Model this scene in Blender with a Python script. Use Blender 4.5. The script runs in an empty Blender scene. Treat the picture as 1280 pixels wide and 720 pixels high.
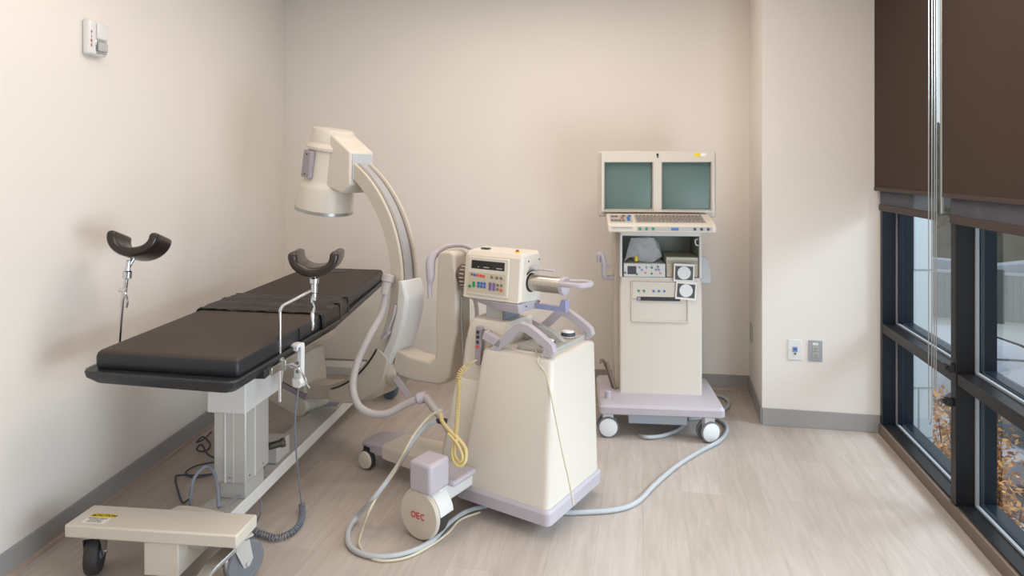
import bpy, bmesh, math, random
from mathutils import Matrix, Vector
random.seed(7)
R = math.radians
F = 840.0; HZ = 210.0; H = 1.5           # focal length in px (1280 wide), horizon row, eye height
scene = bpy.context.scene
col = scene.collection

def at(u, v, Y):                         # a point seen at (u, v) standing Y metres away
    return Vector(((u-640)/F*Y, Y, H-(v-HZ)/F*Y))
def fp(u, v, z=0.0):                     # same, for a point at height z
    Y = (H-z)*F/(v-HZ); return Vector(((u-640)/F*Y, Y, z))

# ------------------------------------------------------------------ materials
def s2l(c): return tuple(((x/255)/12.92 if x/255 <= .04045 else ((x/255+.055)/1.055)**2.4) for x in c)
MATS = {}
def mat(name, rgb, rough=.5, metal=0., var=.04, scale=30., bump=0., bscale=200., spec=.5, emit=0., alpha=None, stretch=None, coat=0.):
    m = bpy.data.materials.new(name); m.use_nodes = True
    n = m.node_tree.nodes; l = m.node_tree.links
    b = n['Principled BSDF']; c = s2l(rgb)
    b.inputs['Roughness'].default_value = rough; b.inputs['Metallic'].default_value = metal
    b.inputs['Specular IOR Level'].default_value = spec
    if coat: b.inputs['Coat Weight'].default_value = coat
    tc = n.new('ShaderNodeTexCoord'); mp = n.new('ShaderNodeMapping'); l.new(tc.outputs['Object'], mp.inputs[0])
    if stretch: mp.inputs['Scale'].default_value = stretch
    nz = n.new('ShaderNodeTexNoise'); nz.inputs['Scale'].default_value = scale; nz.inputs['Detail'].default_value = 3
    l.new(mp.outputs[0], nz.inputs['Vector'])
    mx = n.new('ShaderNodeMix'); mx.data_type = 'RGBA'
    mx.inputs[6].default_value = tuple(max(0, x*(1-var)) for x in c)+(1,)
    mx.inputs[7].default_value = tuple(min(1, x*(1+var)) for x in c)+(1,)
    l.new(nz.outputs[0], mx.inputs[0]); l.new(mx.outputs[2], b.inputs['Base Color'])
    if bump:
        n2 = n.new('ShaderNodeTexNoise'); n2.inputs['Scale'].default_value = bscale; n2.inputs['Detail'].default_value = 2
        l.new(mp.outputs[0], n2.inputs['Vector'])
        bp = n.new('ShaderNodeBump'); bp.inputs['Strength'].default_value = bump; bp.inputs['Distance'].default_value = .002
        l.new(n2.outputs[0], bp.inputs['Height']); l.new(bp.outputs[0], b.inputs['Normal'])
    if emit:
        b.inputs['Emission Color'].default_value = c+(1,); b.inputs['Emission Strength'].default_value = emit
    if alpha is not None: b.inputs['Alpha'].default_value = alpha
    MATS[name] = m; return m
wall_m = mat('wall_paint', (232,225,217), .85, var=.012, scale=3, bump=.05, bscale=350, spec=.2)
ceil_m = mat('ceiling_paint', (232,228,222), .9, spec=.1)
base_m = mat('baseboard_vinyl', (160,157,154), .55, var=.03, spec=.3)
shoe_m = mat('shoe_wood', (170,150,138), .5, var=.05)
wood_m = mat('brown_trim', (112,96,84), .45, var=.08, scale=20)
cream = mat('cream_enamel', (212,203,190), .38, var=.012, scale=5)
cream_d = mat('beige_enamel', (198,188,174), .42, var=.015, scale=5)
white = mat('white_enamel', (214,212,208), .35, var=.012, scale=5)
greyw = mat('warm_grey_enamel', (176,172,166), .4, var=.02, scale=5)
alu = mat('anodised_column', (186,184,180), .38, metal=.25, var=.02, stretch=(8,8,1))
lilac = mat('lilac_grey_plastic', (180,172,178), .45, var=.015)
lilac_d = mat('dark_lilac_plastic', (158,150,156), .5, var=.015)  # the darker of the two lilac plastics
taupe = mat('taupe_hose', (172,164,160), .5, var=.02)
chrome = mat('chrome', (215,215,218), .14, metal=1., var=.01)
steel = mat('brushed_steel', (190,184,175), .3, metal=1., var=.05, scale=60, stretch=(1,1,8))
dsteel = mat('dark_steel', (95,90,84), .4, metal=.8)
galv = mat('zinc_steel', (176,176,172), .3, metal=.85, var=.06)
black = mat('black_plastic', (28,28,30), .45)
padtop = mat('black_brown_vinyl', (60,49,43), .6, var=.06, scale=12, bump=.12, bscale=420)
padside = mat('blue_black_vinyl', (30,33,38), .42, var=.05, bump=.1, bscale=420)
leather = mat('polished_dark_leather', (46,37,33), .26, var=.1, scale=20, bump=.1, bscale=160)
tray_m = mat('black_tray', (40,43,46), .4)
strap_m = mat('wrinkled_strap', (34,28,26), .45, var=.5, scale=30, bump=1., bscale=45)
rubber = mat('grey_rubber', (112,114,118), .6, var=.05)
rubber_d = mat('dark_rubber', (52,50,50), .6)
bluehub = mat('blue_grey_hub', (120,134,150), .45)
white_disc = mat('white_disc', (224,224,222), .4)
cable_g = mat('grey_cable', (176,178,180), .5, var=.03)
cable_d = mat('blue_grey_cable', (116,120,130), .5)
cable_k = mat('charcoal_cable', (66,70,78), .5)
cable_b = mat('beige_cable', (200,190,165), .5)
yellow = mat('straw_yellow_cord', (200,178,122), .5, var=.03)
screen_m = mat('grey_green_screen', (96,118,112), .32, var=.04, scale=4, spec=.35)
lcd = mat('dark_display', (38,34,30), .3, var=.3, scale=200)
panel_m = mat('panel_membrane', (196,184,160), .45)
btn = {k: mat('button_'+k, c, .4) for k, c in dict(green=(40,140,90), blue=(60,110,180), red=(210,80,70), grey=(120,112,110), orange=(230,150,60), purple=(120,100,150), white=(235,235,232), dark=(55,55,62), lilac=(160,150,190)).items()}
yellow_lab = mat('caution_yellow', (240,208,20), .5)
red_ink = mat('red_ink', (196,44,52), .5)
ink = mat('dark_ink', (60,56,54), .6)
paper = mat('paper', (236,232,226), .6)
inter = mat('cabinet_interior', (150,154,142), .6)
frame_m = mat('navy_black_frame', (30,38,48), .3, metal=.1, var=.04, spec=.3)
frame_in = mat('black_frame_face', (24,23,25), .4, var=.04, spec=.35)
gasket = mat('light_gasket', (150,156,162), .4)
blind_m = mat('brown_blind_fabric', (74,61,54), .85, var=.07, scale=900, spec=.1)
bar_m = mat('brown_hem_bar', (64,50,45), .6)

def glass_mat(name, tint, gloss=.08):
    m = bpy.data.materials.new(name); m.use_nodes = True; n = m.node_tree.nodes; l = m.node_tree.links; n.clear()
    o = n.new('ShaderNodeOutputMaterial'); t = n.new('ShaderNodeBsdfTransparent'); g = n.new('ShaderNodeBsdfGlossy'); mx = n.new('ShaderNodeMixShader')
    t.inputs[0].default_value = s2l(tint)+(1,); g.inputs['Roughness'].default_value = .02
    lw = n.new('ShaderNodeLayerWeight'); lw.inputs['Blend'].default_value = gloss
    mm = n.new('ShaderNodeMath'); mm.operation = 'MULTIPLY_ADD'; mm.inputs[1].default_value = .5; mm.inputs[2].default_value = .05; l.new(lw.outputs['Facing'], mm.inputs[0])
    l.new(mm.outputs[0], mx.inputs[0]); l.new(t.outputs[0], mx.inputs[1]); l.new(g.outputs[0], mx.inputs[2]); l.new(mx.outputs[0], o.inputs[0])
    return m
glass = glass_mat('window_glass', (238,244,246), .12)
def sheer_mat(name, rgb, opac, gloss=False):
    m = bpy.data.materials.new(name); m.use_nodes = True; n = m.node_tree.nodes; l = m.node_tree.links; n.clear()
    o = n.new('ShaderNodeOutputMaterial'); t = n.new('ShaderNodeBsdfTransparent'); mx = n.new('ShaderNodeMixShader')
    if gloss:
        g = n.new('ShaderNodeBsdfPrincipled'); g.inputs['Base Color'].default_value = s2l(rgb)+(1,); g.inputs['Roughness'].default_value = .15
        nz = n.new('ShaderNodeTexNoise'); nz.inputs['Scale'].default_value = 40; bp = n.new('ShaderNodeBump'); bp.inputs['Distance'].default_value = .01; l.new(nz.outputs[0], bp.inputs['Height']); l.new(bp.outputs[0], g.inputs['Normal'])
    else:
        g = n.new('ShaderNodeBsdfDiffuse'); g.inputs[0].default_value = s2l(rgb)+(1,)
    mx.inputs[0].default_value = opac
    l.new(t.outputs[0], mx.inputs[1]); l.new(g.outputs[0], mx.inputs[2]); l.new(mx.outputs[0], o.inputs[0]); return m
sheer = sheer_mat('sheer_shade', (104,104,110), .72)
bagplastic = sheer_mat('clear_bag_plastic', (244,248,250), .46, True)
pouch_m = sheer_mat('cloudy_plastic', (222,224,230), .62)

# floor material: pale grey-tan vinyl planks
def floor_mat():
    m = bpy.data.materials.new('vinyl_planks'); m.use_nodes = True; n = m.node_tree.nodes; l = m.node_tree.links
    b = n['Principled BSDF']; b.inputs['Roughness'].default_value = .42; b.inputs['Specular IOR Level'].default_value = .35
    tc = n.new('ShaderNodeTexCoord'); mp = n.new('ShaderNodeMapping'); mp.inputs['Rotation'].default_value = (0,0,R(-79))
    l.new(tc.outputs['Object'], mp.inputs[0])
    br = n.new('ShaderNodeTexBrick'); br.offset = .37; br.inputs['Scale'].default_value = 1; br.inputs['Brick Width'].default_value = 1.22; br.inputs['Row Height'].default_value = .18
    br.inputs['Mortar Size'].default_value = .0012; br.inputs['Mortar Smooth'].default_value = 1; br.inputs['Bias'].default_value = 0
    br.inputs['Color1'].default_value = s2l((189,178,169))+(1,); br.inputs['Color2'].default_value = s2l((180,168,158))+(1,); br.inputs['Mortar'].default_value = s2l((160,148,138))+(1,)
    l.new(mp.outputs[0], br.inputs['Vector'])
    m2 = n.new('ShaderNodeMapping'); m2.inputs['Scale'].default_value = (1.6,14,1); l.new(mp.outputs[0], m2.inputs[0])
    nz = n.new('ShaderNodeTexNoise'); nz.inputs['Scale'].default_value = 2.2; nz.inputs['Detail'].default_value = 6; nz.inputs['Roughness'].default_value = .65; nz.inputs['Distortion'].default_value = .6
    l.new(m2.outputs[0], nz.inputs['Vector'])
    cr = n.new('ShaderNodeValToRGB'); cr.color_ramp.elements[0].position = .3; cr.color_ramp.elements[0].color = (.8,.78,.76,1); cr.color_ramp.elements[1].position = .72; cr.color_ramp.elements[1].color = (1.08,1.08,1.09,1)
    l.new(nz.outputs[0], cr.inputs[0])
    mx = n.new('ShaderNodeMix'); mx.data_type = 'RGBA'; mx.blend_type = 'MULTIPLY'; mx.inputs[0].default_value = .8
    l.new(br.outputs[0], mx.inputs[6]); l.new(cr.outputs[0], mx.inputs[7]); l.new(mx.outputs[2], b.inputs['Base Color'])
    return m
floor_m = floor_mat()

# ------------------------------------------------------------------ mesh builder
def crom(P, n=8):
    P = [Vector(p) for p in P]; out = []
    Q = [2*P[0]-P[1]]+P+[2*P[-1]-P[-2]]
    for i in range(1, len(Q)-2):
        a, b, c, d = Q[i-1:i+3]
        for k in range(n):
            t = k/n
            out.append(.5*((2*b)+(c-a)*t+(2*a-5*b+4*c-d)*t*t+(3*b-a-3*c+d)*t**3))
    out.append(P[-1]); return out
def basis(d):
    d = d.normalized(); h = Vector((0,0,1)) if abs(d.z) < .9 else Vector((1,0,0))
    x = d.cross(h).normalized(); return x, x.cross(d).normalized()*-1, d
WM = {}
class MB:
    def __init__(s, frame=None): s.bm = bmesh.new(); s.M = frame or Matrix()
    def loft(s, rings, closed=True, caps=True):
        vs = [[s.bm.verts.new(Vector(p)) for p in r] for r in rings]
        n = len(vs[0])
        for i in range(len(vs)-1):
            for j in range(n if closed else n-1):
                k = (j+1) % n
                try: s.bm.faces.new((vs[i][j], vs[i][k], vs[i+1][k], vs[i+1][j]))
                except ValueError: pass
        if caps and closed:
            s.bm.faces.new(vs[0][::-1]); s.bm.faces.new(vs[-1])
        return s
    def box(s, a, b, rot=None, piv=None):   # opposite corners
        x0,y0,z0 = a; x1,y1,z1 = b
        r = [[(x0,y0,z0),(x1,y0,z0),(x1,y1,z0),(x0,y1,z0)], [(x0,y0,z1),(x1,y0,z1),(x1,y1,z1),(x0,y1,z1)]]
        if rot is not None:
            p = Vector(piv) if piv else Vector(((x0+x1)/2,(y0+y1)/2,(z0+z1)/2))
            r = [[p+rot@(Vector(q)-p) for q in ring] for ring in r]
        return s.loft(r)
    def prism(s, poly, lo, hi, ax='z'):     # polygon in the other two axes
        def f(p, t):
            return {'z': (p[0],p[1],t), 'x': (t,p[0],p[1]), 'y': (p[0],t,p[1])}[ax]
        return s.loft([[f(p, lo) for p in poly], [f(p, hi) for p in poly]])
    def cyl(s, p0, p1, r0, r1=None, seg=24):
        p0, p1 = Vector(p0), Vector(p1); x, y, d = basis(p1-p0); r1 = r0 if r1 is None else r1
        return s.loft([[p+(x*math.cos(2*math.pi*k/seg)+y*math.sin(2*math.pi*k/seg))*r for k in range(seg)] for p, r in ((p0, r0), (p1, r1))])
    def lathe(s, o, axis, prof, seg=40):    # prof: (radius, height along axis)
        o = Vector(o); x, y, d = basis(Vector(axis))
        return s.loft([[o+d*h+(x*math.cos(2*math.pi*k/seg)+y*math.sin(2*math.pi*k/seg))*max(r, 1e-4) for k in range(seg)] for r, h in prof])
    def tube(s, P, r, seg=10, n=8, smooth=True):
        Q = crom(P, n) if smooth else [Vector(p) for p in P]
        rings = []; x = None
        for i, p in enumerate(Q):
            d = (Q[min(i+1, len(Q)-1)]-Q[max(i-1, 0)]).normalized()
            if x is None: x = basis(d)[0]
            x = (x-d*x.dot(d)).normalized(); y = d.cross(x)
            rr = r(i/(len(Q)-1)) if callable(r) else r
            rings.append([p+(x*math.cos(2*math.pi*k/seg)+y*math.sin(2*math.pi*k/seg))*rr for k in range(seg)])
        return s.loft(rings)
    def coil(s, P, rc, rw, turns, seg=6, per=10):
        Q = crom(P, 12); L = [0]
        for i in range(1, len(Q)): L.append(L[-1]+(Q[i]-Q[i-1]).length)
        N = turns*per; out = []; j = 0; x = None
        for k in range(N+1):
            t = L[-1]*k/N
            while j < len(Q)-2 and L[j+1] < t: j += 1
            f = (t-L[j])/max(1e-6, L[j+1]-L[j]); p = Q[j].lerp(Q[j+1], f); d = (Q[j+1]-Q[j]).normalized()
            if x is None: x = basis(d)[0]
            x = (x-d*x.dot(d)).normalized(); y = d.cross(x); a = 2*math.pi*k/per
            out.append(p+(x*math.cos(a)+y*math.sin(a))*rc)
        return s.tube(out, rw, seg=seg, smooth=False)
    def arc(s, sect, c, angs, ax='x'):      # sect: (radius, offset along ax); arc runs in the y-z plane of the frame
        rings = []
        for a in angs:
            rings.append([(c[0]+b, c[1]-r*math.cos(a), c[2]+r*math.sin(a)) for r, b in sect])
        return s.loft(rings)
    def build(s, name, m, parent=None, bev=0., seg=2, sub=0, ang=35, kind=None, solid=0):
        bm = s.bm
        P = WM[parent.name] if parent else Matrix()
        T = P.inverted() @ s.M
        bm.transform(T)
        bmesh.ops.recalc_face_normals(bm, faces=bm.faces)
        me = bpy.data.meshes.new(name); bm.to_mesh(me); bm.free()
        me.materials.append(m)
        me.shade_smooth(); me.set_sharp_from_angle(angle=R(ang))
        o = bpy.data.objects.new(name, me); col.objects.link(o)
        if parent: o.parent = parent
        WM[o.name] = P
        if solid:
            md = o.modifiers.new('solid', 'SOLIDIFY'); md.thickness = solid; md.offset = 0
        if bev:
            md = o.modifiers.new('bevel', 'BEVEL'); md.width = bev; md.segments = seg; md.limit_method = 'ANGLE'; md.angle_limit = R(28); md.harden_normals = False
        if sub:
            md = o.modifiers.new('sub', 'SUBSURF'); md.levels = sub; md.render_levels = sub
        if kind: o['kind'] = kind
        return o
def thing(name, label, cat, loc=(0,0,0), rz=0., group=None):
    o = bpy.data.objects.new(name, None); col.objects.link(o); o.empty_display_size = .1
    o.location = loc; o.rotation_euler = (0,0,rz); o['label'] = label; o['category'] = cat
    if group: o['group'] = group
    WM[o.name] = Matrix.Translation(Vector(loc)) @ Matrix.Rotation(rz, 4, 'Z')
    return o
def tag(o, label, cat, group=None):
    o['label'] = label; o['category'] = cat
    if group: o['group'] = group
    return o
def at_base(o):                              # move a lone mesh's origin to its own base
    me = o.data; c = Vector((0,0,0)); n = len(me.vertices)
    for v in me.vertices: c += v.co
    c /= n; c.z = min(v.co.z for v in me.vertices)
    me.transform(Matrix.Translation(-c)); o.location = c; WM[o.name] = Matrix.Translation(c)
    return o
def text(s, size, M, m, parent, name, ext=.0004, sx=1., bold=0.):
    cu = bpy.data.curves.new(name, 'FONT'); cu.body = s; cu.size = size; cu.extrude = ext; cu.align_x = 'CENTER'; cu.align_y = 'CENTER'; cu.offset = bold
    t = bpy.data.objects.new('tmp', cu); col.objects.link(t)
    bpy.context.view_layer.update()
    me = bpy.data.meshes.new_from_object(t.evaluated_get(bpy.context.evaluated_depsgraph_get()))
    bpy.data.objects.remove(t); bpy.data.curves.remove(cu)
    P = WM[parent.name] if parent else Matrix()
    me.transform(Matrix.Diagonal((sx,1,1,1))); me.transform(P.inverted() @ M)
    me.materials.clear(); me.materials.append(m)
    o = bpy.data.objects.new(name, me); col.objects.link(o); o.parent = parent; WM[o.name] = P
    return o
def frameM(o, x, y, z):
    M = Matrix((x, y, z)).transposed().to_4x4(); M.translation = Vector(o); return M
def FR(loc, rz): return Matrix.Translation(Vector(loc)) @ Matrix.Rotation(rz, 4, 'Z')

# ------------------------------------------------------------------ the room
HC = 2.82
Lw = lambda Y: -2.016+.066*Y                 # left wall X at depth Y
Bw = lambda X: 4.537-.14*(X-1.604)           # back wall Y at X
Sx = lambda Y: 1.318+.202*Y                  # room-side face of the window wall
def wallstrip(name, p, q, z0, z1, t, m, kind='structure', bev=0):    # solid wall from p to q, thickness t to the outside
    p, q = Vector(p), Vector(q); d = (q-p).normalized(); n = Vector((d.y, -d.x))*t
    b = MB(); b.prism([p[:], q[:], (q+n)[:], (p+n)[:]], z0, z1)
    return b.build(name, m, kind=kind, bev=bev)
BLc = Vector((-1.686, Bw(-1.686))); BRc = Vector((1.604, 4.537)); SLc = Vector((1.462, 3.929)); SRc = Vector((2.086, 3.81))
LN = Vector((Lw(-2.2), -2.2)); RN = Vector((Sx(-2.2), -2.2))
wallstrip('wall_left', BLc, LN, 0, HC, .12, wall_m)
for nm, p, q in (('wall_back', BRc, BLc),):
    wallstrip(nm, q, p, 0, HC, -.12, wall_m)
b = MB(); b.prism([BRc[:], SLc[:], (SRc)[:], (2.235,3.785), (2.25,3.90), (2.25,4.75), (1.75,4.75), (1.62,4.66)], 0, HC); b.build('wall_right', wall_m, kind='structure')
wallstrip('wall_near', LN, RN, 0, HC, .12, wall_m)
b = MB(); b.prism([(LN.x-.2,-2.4),(RN.x+.02,-2.4),(Sx(3.9)+.02,3.9),(2.3,4.6),(2.2,5.0),(-1.9,5.2)], -.1, 0); b.build('floor', floor_m, kind='structure')
b = MB(); b.prism([(LN.x-.2,-2.4),(RN.x+.3,-2.4),(2.45,3.9),(2.4,5.0),(-1.9,5.2)], HC, HC+.1); b.build('ceiling', ceil_m, kind='structure')
def base(name, p, q, side=1):
    p, q = Vector(p), Vector(q); d = (q-p).normalized(); n = Vector((-d.y, d.x))*side
    b = MB(); b.prism([p[:], q[:], (q+n*.008)[:], (p+n*.008)[:]], .0, .1); o = b.build(name, base_m, kind='structure', bev=.002)
    return n
for nm, p, q, s in (('baseboard_left', LN, BLc, -1), ('baseboard_back', BLc, BRc, -1), ('baseboard_side', BRc, SLc, -1), ('baseboard_right', SLc, SRc, -1)):
    n = base(nm, p, q, s)
    if nm in ('baseboard_left', 'baseboard_back'):
        d = (Vector(q)-Vector(p)).normalized(); p2, q2 = Vector(p)+n*.008, Vector(q)+n*.008
        b = MB(); b.loft([[(w.x,w.y,0),(w.x+n.x*.014,w.y+n.y*.014,0),(w.x+n.x*.010,w.y+n.y*.010,.012),(w.x,w.y,.017)] for w in (p2, q2)])
        b.build('trim_left' if nm.endswith('left') else 'trim_back', shoe_m, kind='structure')

# window wall frame: local x = outward, y = along wall (away from camera); Wf origin on wall face at Y=0
wang = math.atan(.202); L1 = 1/math.cos(wang)
Wf = FR((1.318,0,0), -wang)                  # local y runs along the wall; local Y value = worldY * L1 (on the face)
yl = lambda Y: Y*L1
y_end = yl(3.795)
b = MB(Wf); b.box((-.014,-2.3,0),(.14,y_end,.056)); b.build('trim_sill', wood_m, kind='structure', bev=.003)
b = MB(Wf); b.box((-.02,-2.3,2.62),(.16,y_end+.06,HC)); b.build('wall_header', wall_m, kind='structure')
MY = [yl(2.89)-k*.955 for k in range(0, 6)]  # mullion centres
win = []
edges = [y_end]+MY
wf = thing('window_1', 'x', 'window', Wf.translation, -wang); del wf['label']; del wf['category']; wf['kind'] = 'structure'
b = MB(Wf); b.box((.0,y_end-.022,.056),(.075,y_end+.02,2.62)); b.build('jamb', frame_m, wf, bev=.002)
b = MB(Wf); b.box((.075,y_end-.05,.056),(.15,y_end+.02,2.62)); b.build('outer_jamb', frame_m, wf, bev=.002)
for i, y in enumerate(MY):
    b = MB(Wf); b.box((-.004,y-.026,.056),(.07,y+.026,2.62)); b.build('mullion', frame_in, wf, bev=.003)
    b = MB(Wf); b.box((.085,y-.034,.056),(.15,y+.034,2.62)); b.build('outer_mullion', frame_m, wf, bev=.002)
for i in range(len(edges)-1):
    ya, yb = edges[i+1]+.026, edges[i]-(.022 if i == 0 else .026)
    b = MB(Wf); b.box((0,ya,.574),(.07,yb,.626)); b.build('transom', frame_in, wf, bev=.003)
    b = MB(Wf); b.box((.002,ya,.056),(.07,yb,.064)); b.build('bottom_rail', frame_in, wf, bev=.003)
    for z0, z1 in ((.064,.574),(.626,2.6)):
        b = MB(Wf)
        for q in (((.068,ya,z0),(.082,yb,z0+.009)), ((.068,ya,z1-.009),(.082,yb,z1)), ((.068,ya,z0),(.082,ya+.009,z1)), ((.068,yb-.009,z0),(.082,yb,z1))): b.box(*q)
        b.build('gasket', gasket, wf)
        b = MB(Wf)
        for q in (((.092,ya-.01,z0-.03),(.15,yb+.01,z0+.018)),): b.box(*q)
        b.build('outer_rail', frame_m, wf, bev=.002)
        b = MB(Wf); b.bm.faces.new([b.bm.verts.new(q) for q in ((.085,ya-.005,z0),(.085,yb+.005,z0),(.085,yb+.005,z1),(.085,ya-.005,z1))]); b.build('pane', glass, wf)

# blinds
def blind(name, label, y0, y1, chain_y=None):
    t = thing(name, label, 'window blind', Wf @ Vector((-.04,(y0+y1)/2,0)), -wang)
    b = MB(Wf); b.box((-.034,y0,1.385),(-.030,y1,2.64)); b.build('opaque_fabric', blind_m, t)
    b = MB(Wf); b.box((-.038,y0,1.372),(-.026,y1,1.392)); b.build('hem', bar_m, t, bev=.003)
    b = MB(Wf); b.box((-.012,y0+.012,1.28),(-.010,y1-.024,2.60)); b.build('sheer_fabric', sheer, t)
    b = MB(Wf); b.box((-.020,y0+.012,1.262),(-.006,y1-.024,1.298)); b.build('bottom_bar', bar_m, t, bev=.004)
    b = MB(Wf); b.cyl((-.035,y0,2.68),(-.035,y1,2.68),.03); b.build('roller', blind_m, t)
    return t
g0, g1 = yl(2.914), yl(3.035)
blind('roller_blind', 'narrower dark brown roller blind beside the white wall, at the far end of the window', g1, y_end+.002)
blind('roller_blind', 'wide dark brown roller blind at the right edge, right of the hanging chains', g0-2.1, g0)
# chains and the bright guide tube between the blinds
b = MB(Wf); b.cyl((-.03,g0+.022,1.30),(-.03,g0+.022,2.62),.007); o = b.build('blind_guide_rod', galv); tag(o, 'bright metal rod hanging in the gap between the two brown blinds', 'rod'); at_base(o)
def chain(y0, y1, zb, name, lab, x=-.045):
    b = MB(Wf); P = [(x,y0,2.62),(x,y0,zb+.1),(x,y0+(y1-y0)*.15,zb+.02),(x,(y0+y1)/2,zb),(x,y1-(y1-y0)*.15,zb+.02),(x,y1,zb+.1),(x,y1,2.62)]
    Q = []
    for i in range(len(P)-1):
        k = 60 if i in (0, 5) else 6
        for j in range(k): Q.append(Vector(P[i]).lerp(Vector(P[i+1]), j/k))
    b.tube(Q, .0022, seg=6, smooth=False)
    o = b.build(name, MATS['zinc_steel']); tag(o, lab, 'chain'); at_base(o)
chain(g1-.035, g1+.0, .345, 'bead_chain', 'longer bead chain loop hanging in front of the window, nearer the white wall')
chain(g0+.04, g0+.062, .52, 'bead_chain', 'shorter bead chain loop hanging beside the bright rod at the window mullion')
o = MB(Wf); o.box((-.03,MY[0]-.02,.625),(-.004,MY[0]+.03,.655)); o.box((-.04,MY[0]-.012,.632),(-.028,MY[0]+.012,.648)); o = o.build('chain_holder', black, bev=.002); tag(o, 'small black chain holder on the window mullion at the crossbar', 'chain holder'); at_base(o)
o = MB(Wf); o.box((-.03,MY[0]-.005,.475),(-.004,MY[0]+.03,.505)); o.box((-.042,MY[0]+.002,.482),(-.028,MY[0]+.024,.498)); o = o.build('chain_holder', black, bev=.002); tag(o, 'small black chain holder on the window mullion below the crossbar', 'chain holder'); at_base(o)

# ------------------------------------------------------------------ wall fittings
# fire strobe on the left wall
c = Vector((Lw(2.91), 2.91)); la = -math.atan(.066)
Sf = frameM((c.x, c.y, 2.06), Vector((-.066,-1,0)).normalized()*-1, Vector((0,0,1)), Vector((1,-.066,0)).normalized())  # x along wall (away), y up, z into room
t = thing('fire_alarm_strobe', 'white fire alarm strobe with red lettering high on the left wall', 'fire alarm', (c.x+.002, c.y, 1.985))
b = MB(Sf); b.box((-.058,-.075,0),(.058,.075,.035)); b.build('housing', white_disc, t, bev=.012, seg=3)
b = MB(Sf); b.box((-.018,-.005,.034),(.05,.062,.046)); b.build('cover', white_disc, t, bev=.006)
b = MB(Sf); b.box((-.02,-.065,.034),(.052,-.008,.038)); b.build('reflector', chrome, t, bev=.003)
b = MB(Sf); b.box((-.012,-.056,.037),(.044,-.016,.050)); b.build('lens', mat('strobe_lens', (188,188,186), .1), t, bev=.008, seg=3)
b = MB(Sf); b.cyl((.016,-.056,.046),(.016,-.018,.046),.004, seg=10); b.build('flash_tube', galv, t)
for i, ch in enumerate('FIRE'):
    M = Sf @ Matrix.Translation((-.044, .020-i*.0185, .0356))
    text(ch, .018, M, mat('letter_red', (176,20,24), .5) if 'letter_red' not in MATS else MATS['letter_red'], t, 'letter', bold=.0005)
# outlet plates on the short right wall
dS = (SRc-SLc).normalized(); nS = Vector((dS.y, -dS.x))
def plate(u, v, name, label, m, cat, kind):
    f = (u-640)/F
    # intersect with stub wall
    k = (f*SLc.y-SLc.x)/(dS.x-f*dS.y); p = SLc+dS*k; z = H-(v-HZ)*p.y/F
    M = frameM((p.x,p.y,z), Vector((dS.x,dS.y,0)), Vector((0,0,1)), Vector((nS.x,nS.y,0)))
    t = thing(name, label, cat, (p.x+nS.x*.003,p.y+nS.y*.003,z-.06))
    b = MB(M); b.box((-.038,-.06,0),(.038,.06,.006)); b.build('cover_plate', m, t, bev=.003)
    if kind == 'data':
        b = MB(M); b.box((-.014,-.012,.005),(.014,.018,.009)); b.build('jack_surround', btn['lilac'], t, bev=.001)
        b = MB(M); b.box((-.009,-.004,.008),(.009,.013,.011)); b.build('jack', btn['blue'], t, bev=.001)
        b = MB(M); b.cyl((0,-.022,.005),(0,-.022,.012),.005, seg=12); b.build('coax_port', dsteel, t)
    else:
        for y in (.014,-.022):
            b = MB(M); b.box((-.017,y-.016,.005),(.017,y+.014,.009)); s = b.build('socket', greyw, t, bev=.004)
            b = MB(M)
            for x in (-.007,.006): b.box((x,y-.004,.0085),(x+.002,y+.006,.0095))
            b.cyl((0,y-.009,.0085),(0,y-.009,.0095),.0028, seg=10); b.build('slots', black, s)
        b = MB(M); b.box((-.015,.034,.005),(.015,.048,.0075)); b.build('label_strip', white_disc, t)
plate(993.5, 437, 'data_outlet', 'white wall plate with a blue data jack, left of the grey power outlet', white_disc, 'wall plate', 'data')
plate(1019, 438.5, 'power_outlet', 'grey double power outlet on the short wall beside the window', mat('grey_plate', (160,162,166), .45), 'power outlet', 'power')
# blank plate on the side return
d = (SLc-BRc).normalized(); n2 = Vector((-d.y, d.x))
if n2.x > 0: n2 = -n2
f = (939.5-640)/F; k = (f*BRc.y-BRc.x)/(d.x-f*d.y); p = BRc+d*k; z = H-(415-HZ)*p.y/F
M = frameM((p.x,p.y,z), Vector((-d.x,-d.y,0)), Vector((0,0,1)), Vector((-d.x,-d.y,0)).cross(Vector((0,0,1))))
b = MB(); 
q = [(p+d*s+n2*w)[:] for s, w in ((-.055,0),(.055,0),(.055,.006),(-.055,.006))]
b.prism(q, z-.06, z+.06); o = b.build('wall_plate', mat('pale_green_plate', (176,182,176), .5), bev=.002); tag(o, 'blank pale wall plate on the narrow side wall right of the monitor cart', 'wall plate'); at_base(o)

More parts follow.
